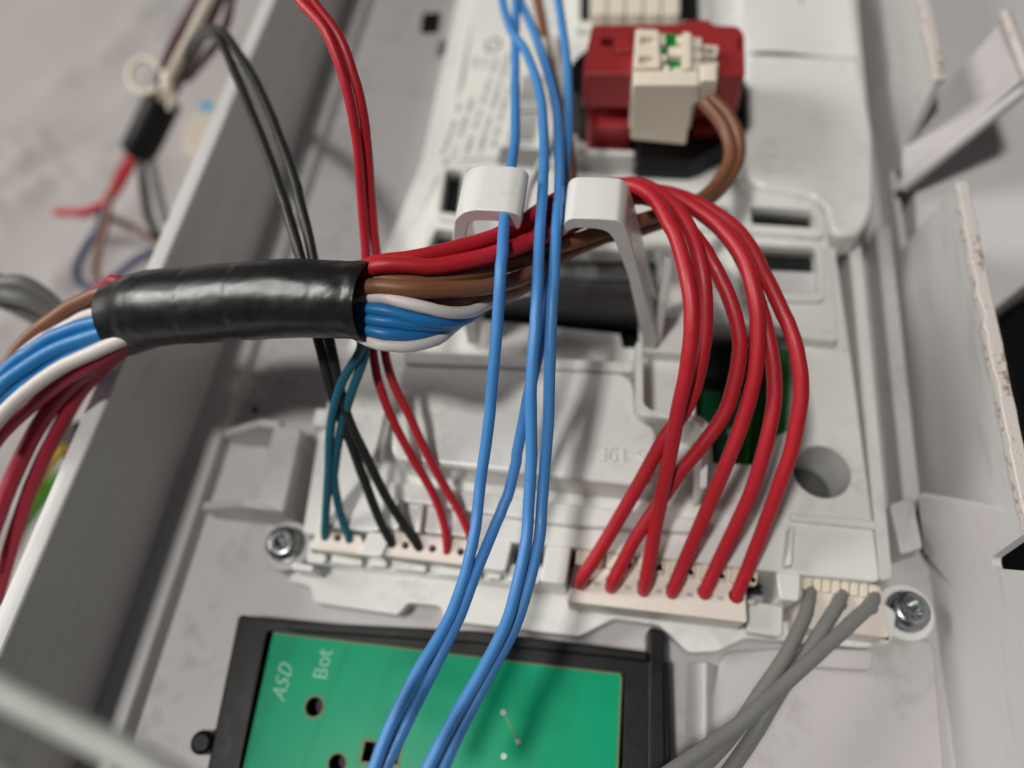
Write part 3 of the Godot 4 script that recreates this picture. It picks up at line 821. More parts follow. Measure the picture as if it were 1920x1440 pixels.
	tag(put("grey_patch", sheet(Shape.new(), Vector3(-38.77, 14.25, -94.12), Vector3(-29.26, 14.25, -93.58), Vector3(-29.02, 14.25, -86.95), Vector3(-38.79, 14.25, -87.1), 0.1, 0.0), mat.grey_wire), "blank grey sticker at the near end of the type label", "sticker")
	tag(put("paper_note", sheet(Shape.new(), Vector3(14.33, 19.6, -151.99), Vector3(38.33, 19.6, -151.97), Vector3(38.44, 19.6, -119.35), Vector3(15.13, 19.6, -119.68), 0.12, 0.6), mat.paper_print), "white paper sheet with faint grey print lying on the rounded block", "paper")
	disc("screw_boss", t, mat.tray_plastic, -66.97, -2.02, 4.6, 0.2, 6.2, 0.4)
	disc("screw_boss", t, mat.white_plastic, 40.35, -2.3, 4.6, 0.2, 6.2, 0.4)
	screw(-66.97, 6.2, -2.02, 0.3, "zinc star-socket screw next to the teal wires")
	screw(40.35, 6.2, -2.3, 0.9, "zinc star-socket screw next to the grey wire plug")
	slab("front_skirt", t, mat.white_plastic, [-65.57, 2.61, -61.26, 0.68, -15.56, -0.07, 15.24, 1.38, 23.93, 0.82, 40.03, 0.26, 37.67, 2.87, 33.84, 3.9, 15.18, 4.49, 10.4, 7.24, 5.81, 7.95, 0.79, 4.08, -6.78, 3.9, -12.5, 7.53, -35.79, 7.56, -37.07, 5.18, -42.85, 5.28, -44.15, 7.53, -59.97, 7.2, -61.28, 4.53, -65.68, 4.06], 0.6, 4.5, 0.6, 0.8)
	slab("plug_shelf", t, mat.white_plastic, [-62.06, -3.12, -14.42, -3.3, -15.23, 0.94, -61.74, 1.08], 0.6, 8.6, 0.4, 0.4)
	slab("skirt_tab", t, mat.white_plastic, [-63.27, 1.51, -59.26, 1.82, -59.17, 2.92, -63.06, 2.97], 3.8, 10.6, 0.3, 0.2)
	slab("skirt_tab", t, mat.white_plastic, [-58.49, -0.51, -57.42, -0.15, -57.34, 0.96, -58.31, 0.97], 3.8, 10.6, 0.3, 0.2)
	slab("skirt_tab", t, mat.white_plastic, [-56.52, -0.44, -50.81, -0.13, -50.75, 0.97, -56.35, 1.04], 3.8, 10.6, 0.3, 0.2)
	slab("skirt_tab", t, mat.white_plastic, [-49.78, -0.69, -46.44, -0.36, -46.4, 0.74, -49.64, 0.78], 3.8, 10.6, 0.3, 0.2)
	slab("skirt_tab", t, mat.white_plastic, [-45.35, -0.61, -39.4, -0.31, -39.39, 0.78, -45.24, 0.85], 3.8, 10.6, 0.3, 0.2)
	slab("skirt_tab", t, mat.white_plastic, [-37.37, -0.55, -29.87, -0.27, -29.9, 0.81, -37.31, 0.9], 3.8, 10.6, 0.3, 0.2)
	slab("skirt_tab", t, mat.white_plastic, [-28.65, -0.77, -26.4, -0.44, -26.44, 0.64, -28.63, 0.67], 3.8, 10.6, 0.3, 0.2)
	slab("skirt_tab", t, mat.white_plastic, [-24.03, -0.55, -18.55, -0.26, -18.62, 0.81, -24.04, 0.88], 3.8, 10.6, 0.3, 0.2)
	slab("skirt_tab", t, mat.white_plastic, [-17.16, -0.77, -15.33, -0.44, -15.42, 0.63, -17.2, 0.65], 3.8, 10.6, 0.3, 0.2)
	slab("tongue", t, mat.white_plastic, [-49.86, -4.31, -45.6, -4.38, -46.52, -0.25, -50.62, -0.17], 3.8, 14, 0.4, 0.4)
	slab("tongue", t, mat.white_plastic, [-31.52, -5.48, -24.74, -5.46, -25.31, -0.05, -31.62, -0.24], 3.8, 14, 0.4, 0.4)
	slab("tongue", t, mat.white_plastic, [-19.12, -5.15, -14.84, -5.25, -15.16, 1.08, -19.54, 0.88], 3.8, 14, 0.4, 0.4)
	slab("tongue", t, mat.white_plastic, [17.95, -4.93, 21.88, -4.85, 21.41, -0.48, 18.34, -0.47], 3.8, 14, 0.4, 0.4)
	slab("tongue", t, mat.white_plastic, [-24.83, -1.96, -19.23, -2.03, -19.62, 1.02, -25.16, 1.1], 3.8, 12.0, 0.4, 0.4)
	slab("front_tab", t, mat.tray_plastic, [27.4, 4.55, 35.87, 3.8, 35.21, 7.18, 24.67, 7.78], 1.4, 3.5, 0.4, 1.0)
	slab("front_tab", t, mat.white_plastic, [14.91, -1.05, 20.53, -0.82, 20.14, 4.26, 14.45, 4.09], 3.8, 8.0, 0.5, 0.6)

func relay() -> void:
	var t := thing("red_socket", -5, 13, -98, "red plastic switch socket with square holes behind the brown wires", "socket")
	slab("top_block", t, mat.red_plastic, [-19.46, -106.18, -1.46, -106.8, -0.43, -108.1, 3.74, -108.17, 4.57, -106.58, 9.3, -106.34, 10.48, -104.15, 10.44, -92.43, -20.25, -91.85, -20.09, -97.61], 28, 36, 0.8, 0.8, [[-17.27, -102.37, -14.94, -102.41, -14.89, -99.9, -17.2, -99.85], [9.24, -102.58, 10.25, -102.6, 10.18, -98.93, 9.18, -98.9]], 0.1)
	slab("hole_floor", t, mat.black_plastic, [-17.63, -103, 10.06, -103.52, 9.97, -98.32, -17.26, -97.68], 29, 31.5, 0.1, 0.2)
	slab("raised_pad", t, mat.red_plastic, [-14.59, -102.67, -11.24, -102.73, -10.98, -97.47, -14.25, -97.09], 35.5, 37, 0.5, 0.5)
	slab("body", t, mat.red_plastic, [-19.69, -108.2, 11.6, -108.9, 11.36, -96.03, -18.7, -95.06], 14, 29, 0.5, 0.6)
	slab("lower_block", t, mat.red_plastic, [-19.75, -98.26, -9.88, -98.6, -9.73, -90.86, -18.68, -90.2], 13.8, 24, 0.6, 0.6, [[-18.77, -97.18, -16.74, -97.25, -16.69, -94.9, -18.7, -94.82]], 0.1)
	slab("hole_floor", t, mat.black_plastic, [-19.14, -97.64, -16.33, -97.74, -16.11, -94.45, -18.89, -94.35], 19, 21, 0.1, 0.2)
	slab("lower_block", t, mat.red_plastic, [3.84, -102.63, 12.15, -102.91, 10.92, -93.52, 2.83, -92.44], 13.8, 22, 0.6, 0.6)
	var d := thing("black_switch_body", -5, 13, -90, "black switch body wedged under the red socket", "switch")
	slab("body", d, mat.dark_void, [-9.22, -100.4, 13.96, -101.24, 13.61, -94.53, 3.19, -86.28, -8.34, -86.33], 13.7, 20, 0.5, 0.8)
	slab("rear_body", d, mat.black_plastic, [-24.4, -107.2, -19.79, -113.45, -15.06, -112.17, -14.06, -95.87, -19.8, -95.67, -23.48, -99.51], 13.7, 26, 0.6, 4.0)
	slab("side_body", d, mat.dark_void, [11.53, -110.14, 14.37, -110.23, 13.86, -96.54, 11.35, -96.44], 13.7, 20, 0.3, 0.6)
	var c := thing("cream_plug", -5, 26, -85, "cream stepped plug with green insert on the red socket", "plug")
	slab("main_body", c, mat.cream_plastic, [-10.69, -100.45, -6.22, -100.22, -5.68, -89.56, -2.76, -89.36, 1.49, -88.62, 1.5, -86.94, -4.43, -86.49, -10.44, -86.87], 27.5, 39.4, 0.4, 0.3)
	slab("head_block", c, mat.cream_plastic, [-10.72, -98.87, -6.31, -98.64, -5.59, -88.13, -10.69, -87.99], 34, 40.8, 0.4, 0.3, [[-9.71, -96.47, -7.03, -96.37, -6.95, -94.15, -9.61, -94.09], [-9.67, -91.17, -7.04, -91.09, -6.96, -88.94, -9.57, -88.87]], 0.15)
	slab("pocket_floor", c, mat.cream_plastic, [-10.26, -97.66, -6.68, -97.73, -6.37, -88.39, -9.84, -88.3], 36, 38.6, 0.1, 0.1)
	slab("green_insert", c, mat.leaf_green, [-5.96, -100.42, -1.71, -99.88, -1.52, -89.55, -5.63, -90.01], 34, 38.8, 0.3, 0.4)
	slab("latch", c, mat.cream_plastic, [-4.33, -94.95, -1.97, -94.7, -1.93, -92.37, -4.27, -92.45], 38, 40.0, 0.2, 0.2)
	slab("catch", c, mat.cream_plastic, [-6.22, -98.5, -5.12, -98.37, -4.84, -95.53, -6.13, -95.65], 34, 40.0, 0.15, 0.15)
	slab("catch", c, mat.cream_plastic, [-6.04, -92.85, -4.47, -92.74, -4.61, -90.86, -5.98, -90.96], 34, 40.0, 0.15, 0.15)
	slab("catch", c, mat.cream_plastic, [-3.02, -97.96, -1.83, -97.83, -1.8, -95.89, -2.78, -96.02], 34, 40.0, 0.15, 0.15)
	slab("tooth", c, mat.cream_plastic, [-5.25, -89.41, -3.99, -89.3, -4.01, -86.34, -5.26, -86.44], 34, 40.3, 0.15, 0.15)
	slab("tooth", c, mat.cream_plastic, [-3.4, -88.89, -2.05, -88.78, -2.1, -86.25, -3.44, -86.35], 34, 40.3, 0.15, 0.15)
	slab("tooth", c, mat.cream_plastic, [-1.28, -88.66, 0.44, -88.43, 0.37, -86.19, -1.34, -86.28], 34, 40.3, 0.15, 0.15)
	slab("spine", c, mat.cream_plastic, [-1.99, -97.58, -0.32, -97.31, -0.2, -87.5, -1.9, -87.45], 34, 41.2, 0.3, 0.3)
	slab("step", c, mat.cream_plastic, [-0.15, -97.71, 1.82, -97.45, 1.74, -94.49, -0.21, -94.74], 34, 40.0, 0.25, 0.3)
	slab("step", c, mat.cream_plastic, [-0.11, -94.16, 1.84, -93.91, 1.76, -91.59, -0.17, -91.83], 34, 40.0, 0.25, 0.3)
	slab("step", c, mat.cream_plastic, [-0.07, -91.26, 1.86, -91.02, 1.78, -88.46, -0.14, -88.69], 34, 40.0, 0.25, 0.3)
	slab("step", c, mat.cream_plastic, [2.13, -98.28, 5.21, -98.05, 5, -94.77, 2.05, -95], 32, 38.0, 0.3, 0.3, [[2.63, -96.94, 4.42, -96.83, 4.41, -95.64, 2.64, -95.75]], 0.15)
	slab("step", c, mat.cream_plastic, [2.15, -93.82, 5.19, -93.61, 4.98, -89, 2.08, -89.2], 32, 38.0, 0.3, 0.3, [[2.65, -92.52, 4.41, -92.42, 4.4, -89.84, 2.66, -89.93]], 0.15)
	slab("step_floor", c, mat.cream_plastic, [2.23, -97.98, 5.01, -97.74, 4.79, -89.28, 2.28, -89.49], 31, 36, 0.2, 0.2)
	drawn("front_face", c, mat.cream_plastic, [-10.55, 40.75, -10.05, 27.65, 0.81, 26.72, 0.61, 36.62, 1.77, 37.14, 1.12, 41.04], -87, -83.5, 0.3)
	drawn("side_cup", c, mat.cream_plastic, [1.27, 41.62, 1.44, 37.41, 4.54, 38.22, 4.31, 41.7], -88, -84, 0.3)

func connectors() -> void:
	var small_plug := thing("plug", -59.28, 4.6, -3.92, "short cream plug holding the two teal wires", "plug")
	slab("body", small_plug, mat.connector_white, [-59.28, -3.92, -51.28, -3.72, -49.19, -0.33, -59.72, -0.4], 4.6, 13.2, 0.3, 0.4, [[-56.76, -2.55, -56.98, -2.2, -57.35, -2.04, -57.75, -2.14, -58.01, -2.44, -58.05, -2.85, -57.84, -3.2, -57.46, -3.36, -57.06, -3.26, -56.8, -2.95], [-54.57, -2.68, -54.78, -2.33, -55.16, -2.18, -55.56, -2.27, -55.82, -2.58, -55.86, -2.99, -55.65, -3.34, -55.27, -3.49, -54.87, -3.4, -54.61, -3.09], [-52.42, -2.54, -52.63, -2.19, -53.01, -2.03, -53.4, -2.12, -53.67, -2.43, -53.7, -2.84, -53.49, -3.19, -53.12, -3.35, -52.72, -3.25, -52.45, -2.94]], 0.1)
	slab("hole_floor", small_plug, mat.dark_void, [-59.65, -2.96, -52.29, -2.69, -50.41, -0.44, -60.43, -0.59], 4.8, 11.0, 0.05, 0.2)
	var main_plug := thing("plug", -46.43, 4.6, -5.16, "long cream plug holding two black and two thin red wires", "plug")
	slab("body", main_plug, mat.connector_white, [-46.43, -5.16, -31.34, -4.88, -28.68, -0.47, -48.41, -0.69], 4.6, 13.2, 0.3, 0.4, [[-44.81, -2.6, -45.02, -2.25, -45.4, -2.09, -45.8, -2.18, -46.06, -2.49, -46.09, -2.9, -45.88, -3.25, -45.51, -3.41, -45.11, -3.31, -44.84, -3], [-42.46, -2.66, -42.68, -2.31, -43.05, -2.15, -43.45, -2.25, -43.72, -2.56, -43.75, -2.96, -43.54, -3.31, -43.16, -3.47, -42.76, -3.38, -42.5, -3.07], [-39.99, -2.46, -40.2, -2.11, -40.58, -1.96, -40.97, -2.05, -41.24, -2.36, -41.27, -2.77, -41.06, -3.11, -40.68, -3.27, -40.29, -3.18, -40.02, -2.87], [-37.68, -2.62, -37.89, -2.27, -38.27, -2.11, -38.67, -2.2, -38.93, -2.51, -38.97, -2.92, -38.76, -3.27, -38.38, -3.43, -37.98, -3.33, -37.72, -3.02], [-35.14, -2.43, -35.36, -2.08, -35.73, -1.92, -36.13, -2.02, -36.39, -2.33, -36.43, -2.73, -36.22, -3.08, -35.84, -3.24, -35.44, -3.15, -35.18, -2.84], [-32.77, -2.59, -32.98, -2.24, -33.36, -2.09, -33.75, -2.18, -34.02, -2.49, -34.05, -2.9, -33.84, -3.24, -33.47, -3.4, -33.07, -3.31, -32.8, -3], [-30.09, -2.52, -30.3, -2.17, -30.68, -2.01, -31.08, -2.1, -31.34, -2.41, -31.38, -2.82, -31.17, -3.17, -30.79, -3.33, -30.39, -3.23, -30.13, -2.92]], 0.1)
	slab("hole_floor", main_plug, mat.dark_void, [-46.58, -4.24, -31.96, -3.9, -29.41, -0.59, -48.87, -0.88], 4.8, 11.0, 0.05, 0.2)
	var wide_plug := thing("plug", -13.95, 4.6, -5.19, "wide cream plug holding the six thick red wires", "plug")
	slab("body", wide_plug, mat.connector_white, [-13.95, -5.19, 13.55, -4.8, 13.71, 3.39, -14.97, 3.33], 4.6, 12.4, 0.3, 0.4, [[-11.41, -0.69, -11.81, -0.03, -12.52, 0.26, -13.27, 0.09, -13.78, -0.5, -13.84, -1.27, -13.44, -1.93, -12.73, -2.23, -11.98, -2.05, -11.47, -1.46], [-6.4, -0.46, -6.8, 0.2, -7.52, 0.5, -8.27, 0.32, -8.77, -0.27, -8.83, -1.04, -8.43, -1.7, -7.72, -2, -6.97, -1.82, -6.46, -1.23], [-1.29, -0.42, -1.7, 0.24, -2.41, 0.54, -3.16, 0.36, -3.66, -0.23, -3.73, -1, -3.32, -1.66, -2.61, -1.95, -1.86, -1.78, -1.36, -1.19], [3.33, -0.33, 2.93, 0.33, 2.22, 0.62, 1.46, 0.45, 0.96, -0.14, 0.9, -0.91, 1.3, -1.57, 2.01, -1.87, 2.76, -1.69, 3.27, -1.1], [8.33, -0.38, 7.92, 0.28, 7.21, 0.58, 6.46, 0.4, 5.96, -0.19, 5.89, -0.96, 6.29, -1.62, 7.01, -1.91, 7.76, -1.74, 8.26, -1.15], [13.27, -0.34, 12.86, 0.32, 12.15, 0.62, 11.4, 0.44, 10.9, -0.15, 10.83, -0.92, 11.24, -1.58, 11.95, -1.87, 12.7, -1.7, 13.2, -1.11]], 0.1)
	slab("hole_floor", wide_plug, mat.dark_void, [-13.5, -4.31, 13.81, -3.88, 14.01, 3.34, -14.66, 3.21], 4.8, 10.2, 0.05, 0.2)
	slab("rear_cell", wide_plug, mat.cream_plastic, [-13.95, -5.13, -9.51, -5.07, -9.61, -2.59, -14, -2.64], 12.2, 13.4, 0.25, 0.4, [[-9.75, -3.55, -9.99, -3.15, -10.41, -2.97, -10.87, -3.08, -11.17, -3.43, -11.21, -3.89, -10.96, -4.29, -10.54, -4.47, -10.09, -4.36, -9.78, -4.01]], 0.15)
	slab("rear_cell", wide_plug, mat.cream_plastic, [-8.81, -5.07, -4.43, -5.01, -4.57, -2.54, -8.91, -2.59], 12.2, 13.4, 0.25, 0.4, [[-4.67, -3.5, -4.92, -3.1, -5.34, -2.92, -5.79, -3.03, -6.1, -3.38, -6.13, -3.84, -5.89, -4.24, -5.47, -4.42, -5.01, -4.31, -4.71, -3.96]], 0.15)
	slab("rear_cell", wide_plug, mat.cream_plastic, [-3.73, -5.01, 0.6, -4.95, 0.41, -2.5, -3.88, -2.55], 12.2, 13.4, 0.25, 0.4, [[0.34, -3.45, 0.1, -3.05, -0.33, -2.87, -0.78, -2.98, -1.08, -3.33, -1.12, -3.79, -0.88, -4.19, -0.45, -4.37, 0, -4.26, 0.3, -3.91]], 0.15)
	slab("rear_cell", wide_plug, mat.cream_plastic, [1.29, -4.95, 5.57, -4.89, 5.34, -2.45, 1.1, -2.5], 12.2, 13.4, 0.25, 0.4, [[5.3, -3.4, 5.05, -3, 4.63, -2.82, 4.18, -2.93, 3.87, -3.28, 3.84, -3.74, 4.08, -4.14, 4.5, -4.32, 4.96, -4.21, 5.26, -3.86]], 0.15)
	slab("rear_cell", wide_plug, mat.cream_plastic, [6.25, -4.9, 10.49, -4.83, 10.21, -2.41, 6.02, -2.46], 12.2, 13.4, 0.25, 0.4, [[10.2, -3.35, 9.96, -2.95, 9.53, -2.77, 9.08, -2.88, 8.77, -3.23, 8.74, -3.69, 8.98, -4.09, 9.41, -4.27, 9.86, -4.16, 10.16, -3.81]], 0.15)
	slab("rear_cell", wide_plug, mat.cream_plastic, [11.16, -4.84, 15.35, -4.78, 15.03, -2.37, 10.88, -2.42], 12.2, 13.4, 0.25, 0.4, [[15.04, -3.3, 14.8, -2.9, 14.37, -2.72, 13.92, -2.83, 13.62, -3.18, 13.58, -3.64, 13.82, -4.04, 14.25, -4.22, 14.7, -4.11, 15, -3.76]], 0.15)
	slab("contact_notch", wide_plug, mat.beige_wire, [-10.74, -0.4, -9.69, -0.42, -9.73, 0.27, -10.77, 0.3], 12.0, 12.45, 0.05, 0.1)
	slab("contact_notch", wide_plug, mat.beige_wire, [-5.69, -0.37, -4.65, -0.39, -4.71, 0.3, -5.74, 0.33], 12.0, 12.45, 0.05, 0.1)
	slab("contact_notch", wide_plug, mat.beige_wire, [-0.7, -0.33, 0.33, -0.36, 0.26, 0.32, -0.76, 0.35], 12.0, 12.45, 0.05, 0.1)
	slab("contact_notch", wide_plug, mat.beige_wire, [4.24, -0.3, 5.25, -0.33, 5.17, 0.35, 4.16, 0.38], 12.0, 12.45, 0.05, 0.1)
	slab("contact_notch", wide_plug, mat.beige_wire, [9.12, -0.27, 10.12, -0.3, 10.03, 0.38, 9.03, 0.41], 12.0, 12.45, 0.05, 0.1)
	slab("contact_notch", wide_plug, mat.beige_wire, [13.94, -0.24, 14.93, -0.27, 14.83, 0.4, 13.84, 0.43], 12.0, 12.45, 0.05, 0.1)
	var grey_plug := thing("plug", 22.58, 3.6, -5.11, "short cream plug holding the three grey wires", "plug")
	slab("body", grey_plug, mat.connector_white, [22.58, -5.11, 34.82, -4.92, 35.28, 3.03, 21.74, 2.99], 3.6, 11.5, 0.3, 0.4, [[24.67, -1.19, 24.27, -0.53, 23.56, -0.23, 22.81, -0.41, 22.3, -1, 22.24, -1.77, 22.64, -2.43, 23.35, -2.72, 24.1, -2.55, 24.61, -1.96], [29.41, -1.22, 29, -0.56, 28.29, -0.26, 27.54, -0.44, 27.04, -1.03, 26.97, -1.8, 27.37, -2.46, 28.09, -2.75, 28.84, -2.58, 29.34, -1.99], [34.08, -1.17, 33.68, -0.51, 32.97, -0.21, 32.22, -0.39, 31.71, -0.98, 31.65, -1.75, 32.05, -2.41, 32.77, -2.7, 33.52, -2.53, 34.02, -1.94]], 0.1)
	slab("hole_floor", grey_plug, mat.dark_void, [23.7, -4.28, 35.5, -4.03, 36.09, 2.96, 22.89, 2.86], 3.8000000000000003, 9.3, 0.05, 0.2)
	slab("rear_rib", grey_plug, mat.cream_plastic, [22.8, -4.99, 24.12, -4.97, 23.9, -2.74, 22.59, -2.76], 11.2, 12.2, 0.25, 0.2)
	slab("rear_rib", grey_plug, mat.cream_plastic, [24.25, -4.97, 25.56, -4.95, 25.33, -2.72, 24.03, -2.75], 11.2, 12.2, 0.25, 0.2)
	slab("rear_rib", grey_plug, mat.cream_plastic, [25.69, -4.95, 27, -4.93, 26.76, -2.71, 25.46, -2.73], 11.2, 12.2, 0.25, 0.2)
	slab("rear_rib", grey_plug, mat.cream_plastic, [27.12, -4.93, 28.43, -4.91, 28.18, -2.69, 26.88, -2.71], 11.2, 12.2, 0.25, 0.2)
	slab("rear_rib", grey_plug, mat.cream_plastic, [28.55, -4.91, 29.86, -4.89, 29.59, -2.67, 28.3, -2.69], 11.2, 12.2, 0.25, 0.2)
	slab("rear_rib", grey_plug, mat.cream_plastic, [29.98, -4.88, 31.28, -4.87, 31, -2.66, 29.72, -2.68], 11.2, 12.2, 0.25, 0.2)
	slab("rear_rib", grey_plug, mat.cream_plastic, [31.4, -4.86, 32.7, -4.85, 32.41, -2.64, 31.13, -2.66], 11.2, 12.2, 0.25, 0.2)
	slab("rear_rib", grey_plug, mat.cream_plastic, [32.82, -4.84, 34.11, -4.83, 33.81, -2.62, 32.53, -2.64], 11.2, 12.2, 0.25, 0.2)
	slab("side_latch", grey_plug, mat.white_plastic, [35.56, -3.19, 37.83, -1.51, 36.91, 2.52, 34.86, 3.73], 3, 9, 0.4, 0.4)

func clips() -> void:
	var a := thing("wire_clip", -35.34, 15, -41, "white wire clip hooked open to the right with one blue wire through it", "wire clip", "wire clips on the module")
	drawn("hook", a, mat.clip_plastic, [-35.44, 16.5, -34.44, 45.54, -32.89, 51.29, -31.85, 52.65, -28.59, 52.77, -27.55, 52.38, -26.73, 51.03, -25.82, 50.73, -25.15, 51.5, -24.71, 53.39, -25.24, 54.48, -26.85, 55.04, -31.38, 55.07, -33.16, 54.39, -34.65, 52.69, -36.29, 45.39, -37.79, 16.5], -49.2, -41, 0.35, 0.7)
	var b := thing("wire_clip", -5.36, 15, -42.2, "white wire clip with long slanting leg holding down the red bundle", "wire clip", "wire clips on the module")
	drawn("hook", b, mat.clip_plastic, [-5.36, 15, -5.36, 20.03, -6.67, 27.1, -9.11, 39.36, -11.7, 48.14, -12.7, 50, -14.25, 50.6, -17.45, 50.6, -18.38, 49.81, -19.18, 48.29, -19.48, 49.25, -18.97, 51.89, -18.06, 52.76, -14.31, 52.91, -11.33, 52.78, -10.37, 51.58, -9.42, 48.56, -6.58, 36.7, -4.35, 27.38, -2.74, 20.39, -2.74, 15], -49.8, -42.2, 0.35, 0.7)
	drawn_across("brace", b, mat.clip_plastic, [-49.2, 17.2, -43.2, 17.2, -45.6, 28, -49.2, 36], -3.34, -1.84, 0.3)
	block("foot", b, mat.white_plastic, -5.74, 4.76, 13.8, 17.3, -50.6, -41.8, 0.4)

func bundle() -> void:
	var t := thing("tape_sleeve", -65.39, 48.83, -26.42, "black shiny tape wound round the wire bundle above the left rim", "tape")
	wound("wrap", t, mat.black_tape, [-87.69, 41.68, -27.34, -84.65, 42.96, -27.64, -80.66, 44.85, -27.6, -74.36, 46.68, -27.44, -65.45, 49.18, -27.1, -56.25, 51.53, -26.57, -48.45, 53.41, -25.79, -42.91, 54.56, -25.17], [6.1, 6.05, 5.95, 5.8, 5.6, 5.4, 5.3, 5.35])
	wire("red_wire", mat.red_wire, 2.2, [-50.27, 52.17, -28.44, -44.37, 55.17, -30.53, -39.57, 55.14, -31.85, -35.71, 53.99, -34.06, -31.41, 52.61, -37.06, -27.83, 51.35, -40.09, -24.89, 49.98, -43.85, -20.8, 47.92, -49.95, -15.78, 46.76, -53.61, -10.24, 47.59, -53.47, -6.47, 49.14, -49.75, -3.48, 49.45, -43.3, -1.28, 48.46, -36.25, -0.23, 46.15, -30.75, -0.2, 41.84, -25.46, -0.79, 36.74, -20.68, -1.3, 30.59, -14.94, -1.95, 22.98, -8.47, -2.35, 17.8, -3.59, -2.63, 13.9, -0.4, -2.63, 11.26, 0.38],
		"thick red wire plugged into the third red hole, frontmost of the arches", "six thick red arched wires")
	wire("red_wire", mat.red_wire, 2.2, [-50.44, 51.59, -28.37, -44.79, 53.97, -30.94, -39.97, 53.74, -32.33, -35.9, 52.86, -33.99, -30.6, 50.99, -37.43, -24.92, 48.62, -43.37, -20.7, 46.64, -48.55, -15.71, 45.39, -53.13, -10.04, 45.33, -55.78, -5.17, 47.26, -52.02, -1.6, 47.99, -46.57, 0.7, 47.24, -40.04, 1.72, 45.2, -35.08, 2.11, 41.07, -29.13, 1.46, 37.1, -24.33, 0.21, 34.82, -21.64, -1.77, 32.37, -19.07, -4.73, 27.1, -13.73, -8.43, 21.04, -7.24, -11.33, 17.02, -2.37, -12.61, 15.32, -0.38, -12.96, 12.76, 0.34],
		"thick red wire plugged into the leftmost red hole", "six thick red arched wires")
	wire("red_wire", mat.red_wire, 2.2, [-50.02, 52.24, -27.52, -43.49, 56.97, -28.74, -38.78, 56.78, -29.72, -34.83, 55.54, -30.63, -27.97, 53.61, -34.39, -22.73, 51.3, -39.2, -19.04, 48.15, -44.11, -14.62, 45.14, -49.55, -9.83, 42.73, -55.15, -5.25, 44.81, -52.7, -0.88, 45.48, -47.38, 2.46, 45.19, -42.08, 4.98, 43.77, -37.67, 6.97, 41.72, -32.98, 7.56, 39.62, -29.59, 7.19, 36.57, -25.61, 6.04, 33.54, -21.88, 2.99, 29.87, -17.67, 0.27, 26.89, -14.29, -1.61, 24.31, -11.26, -4.81, 19.88, -6.39, -6.86, 16.08, -2.21, -7.7, 14.58, -0.31, -7.88, 12.04, 0.33],
		"thick red wire plugged into the second red hole, crossing behind the third", "six thick red arched wires")
	wire("red_wire", mat.red_wire, 2.2, [-50.23, 51.9, -27.91, -44.14, 55.21, -29.54, -39.34, 55.02, -30.54, -35.45, 53.6, -32.2, -28.4, 51.7, -36.09, -23.02, 49.45, -41.04, -19.27, 46.45, -46.3, -14.76, 43.16, -52.31, -9.05, 42.43, -57.03, -4.15, 44.6, -54.89, 0.62, 45.75, -50.63, 4.07, 46.21, -46.88, 6.81, 46.27, -42.12, 8.49, 45.16, -36.96, 9.48, 42.81, -32.5, 9.82, 38.94, -27.06, 8.98, 34.19, -21.76, 7.62, 29.75, -16.96, 6.03, 24.85, -12.29, 3.59, 17.2, -5.21, 2.01, 13.26, -0.45, 1.92, 10.62, 0.35],
		"thick red wire plugged into the fourth red hole", "six thick red arched wires")
	wire("red_wire", mat.red_wire, 2.2, [-50.44, 51.59, -28.37, -44.46, 54.28, -29.84, -39.75, 53.68, -31.13, -35.81, 52.32, -32.93, -28.75, 50.16, -37.43, -23.28, 48.07, -42.72, -19.57, 44.68, -49.44, -14.94, 41.43, -55.58, -8.95, 39.93, -58.83, -2.98, 41.4, -56.71, 1.92, 42.51, -52.42, 5.96, 43.15, -46.94, 8.97, 42.29, -40.39, 11.41, 40.05, -33.61, 12.71, 37.68, -28.76, 13.18, 35.01, -24.18, 12.7, 31.13, -18.95, 11.65, 25.73, -13.42, 8.79, 16.75, -5.37, 7.07, 12.62, -0.62, 7.07, 9.97, 0.18],
		"thick red wire plugged into the fifth red hole", "six thick red arched wires")
	wire("red_wire", mat.red_wire, 2.2, [-50.54, 51.25, -28.33, -44.79, 53.41, -30.27, -40.16, 52.34, -31.72, -36.28, 50.61, -33.88, -29.06, 48.42, -38.36, -23.59, 46.3, -44.74, -19.84, 42.63, -52.04, -15.06, 39.8, -57.93, -8.44, 39.35, -60.08, -2.13, 41.17, -57.63, 3.97, 42.46, -52.9, 8.02, 43.17, -47.56, 11.2, 42.6, -40.52, 13.96, 41.4, -34.34, 15.83, 39.54, -29.33, 16.65, 36.76, -24.85, 16.39, 31.87, -19, 15.56, 27.51, -14.73, 13.67, 16.66, -5.91, 12.14, 11.94, -0.72, 12.23, 9.29, 0.08],
		"thick red wire plugged into the rightmost red hole, outermost arch", "six thick red arched wires")
	wire("brown_wire", mat.brown_wire, 2.3, [-49.77, 52.31, -26.6, -43.87, 55, -28.06, -38.97, 54.85, -28.5, -35.05, 53.45, -29.76, -28.25, 50.79, -34.29, -22.85, 48.4, -38.97, -17.11, 46, -43.75, -12, 43.98, -47.95, -6.21, 41.07, -52.84, 0.07, 37.47, -58.74, 4.63, 35.36, -64.88, 7.47, 35, -71.78, 6.77, 36.05, -77.11, 4.28, 37.51, -80.47, 2.27, 38.25, -82.53],
		"brown wire on top of the taped bundle curving up into the cream plug", "brown wires to the cream plug")
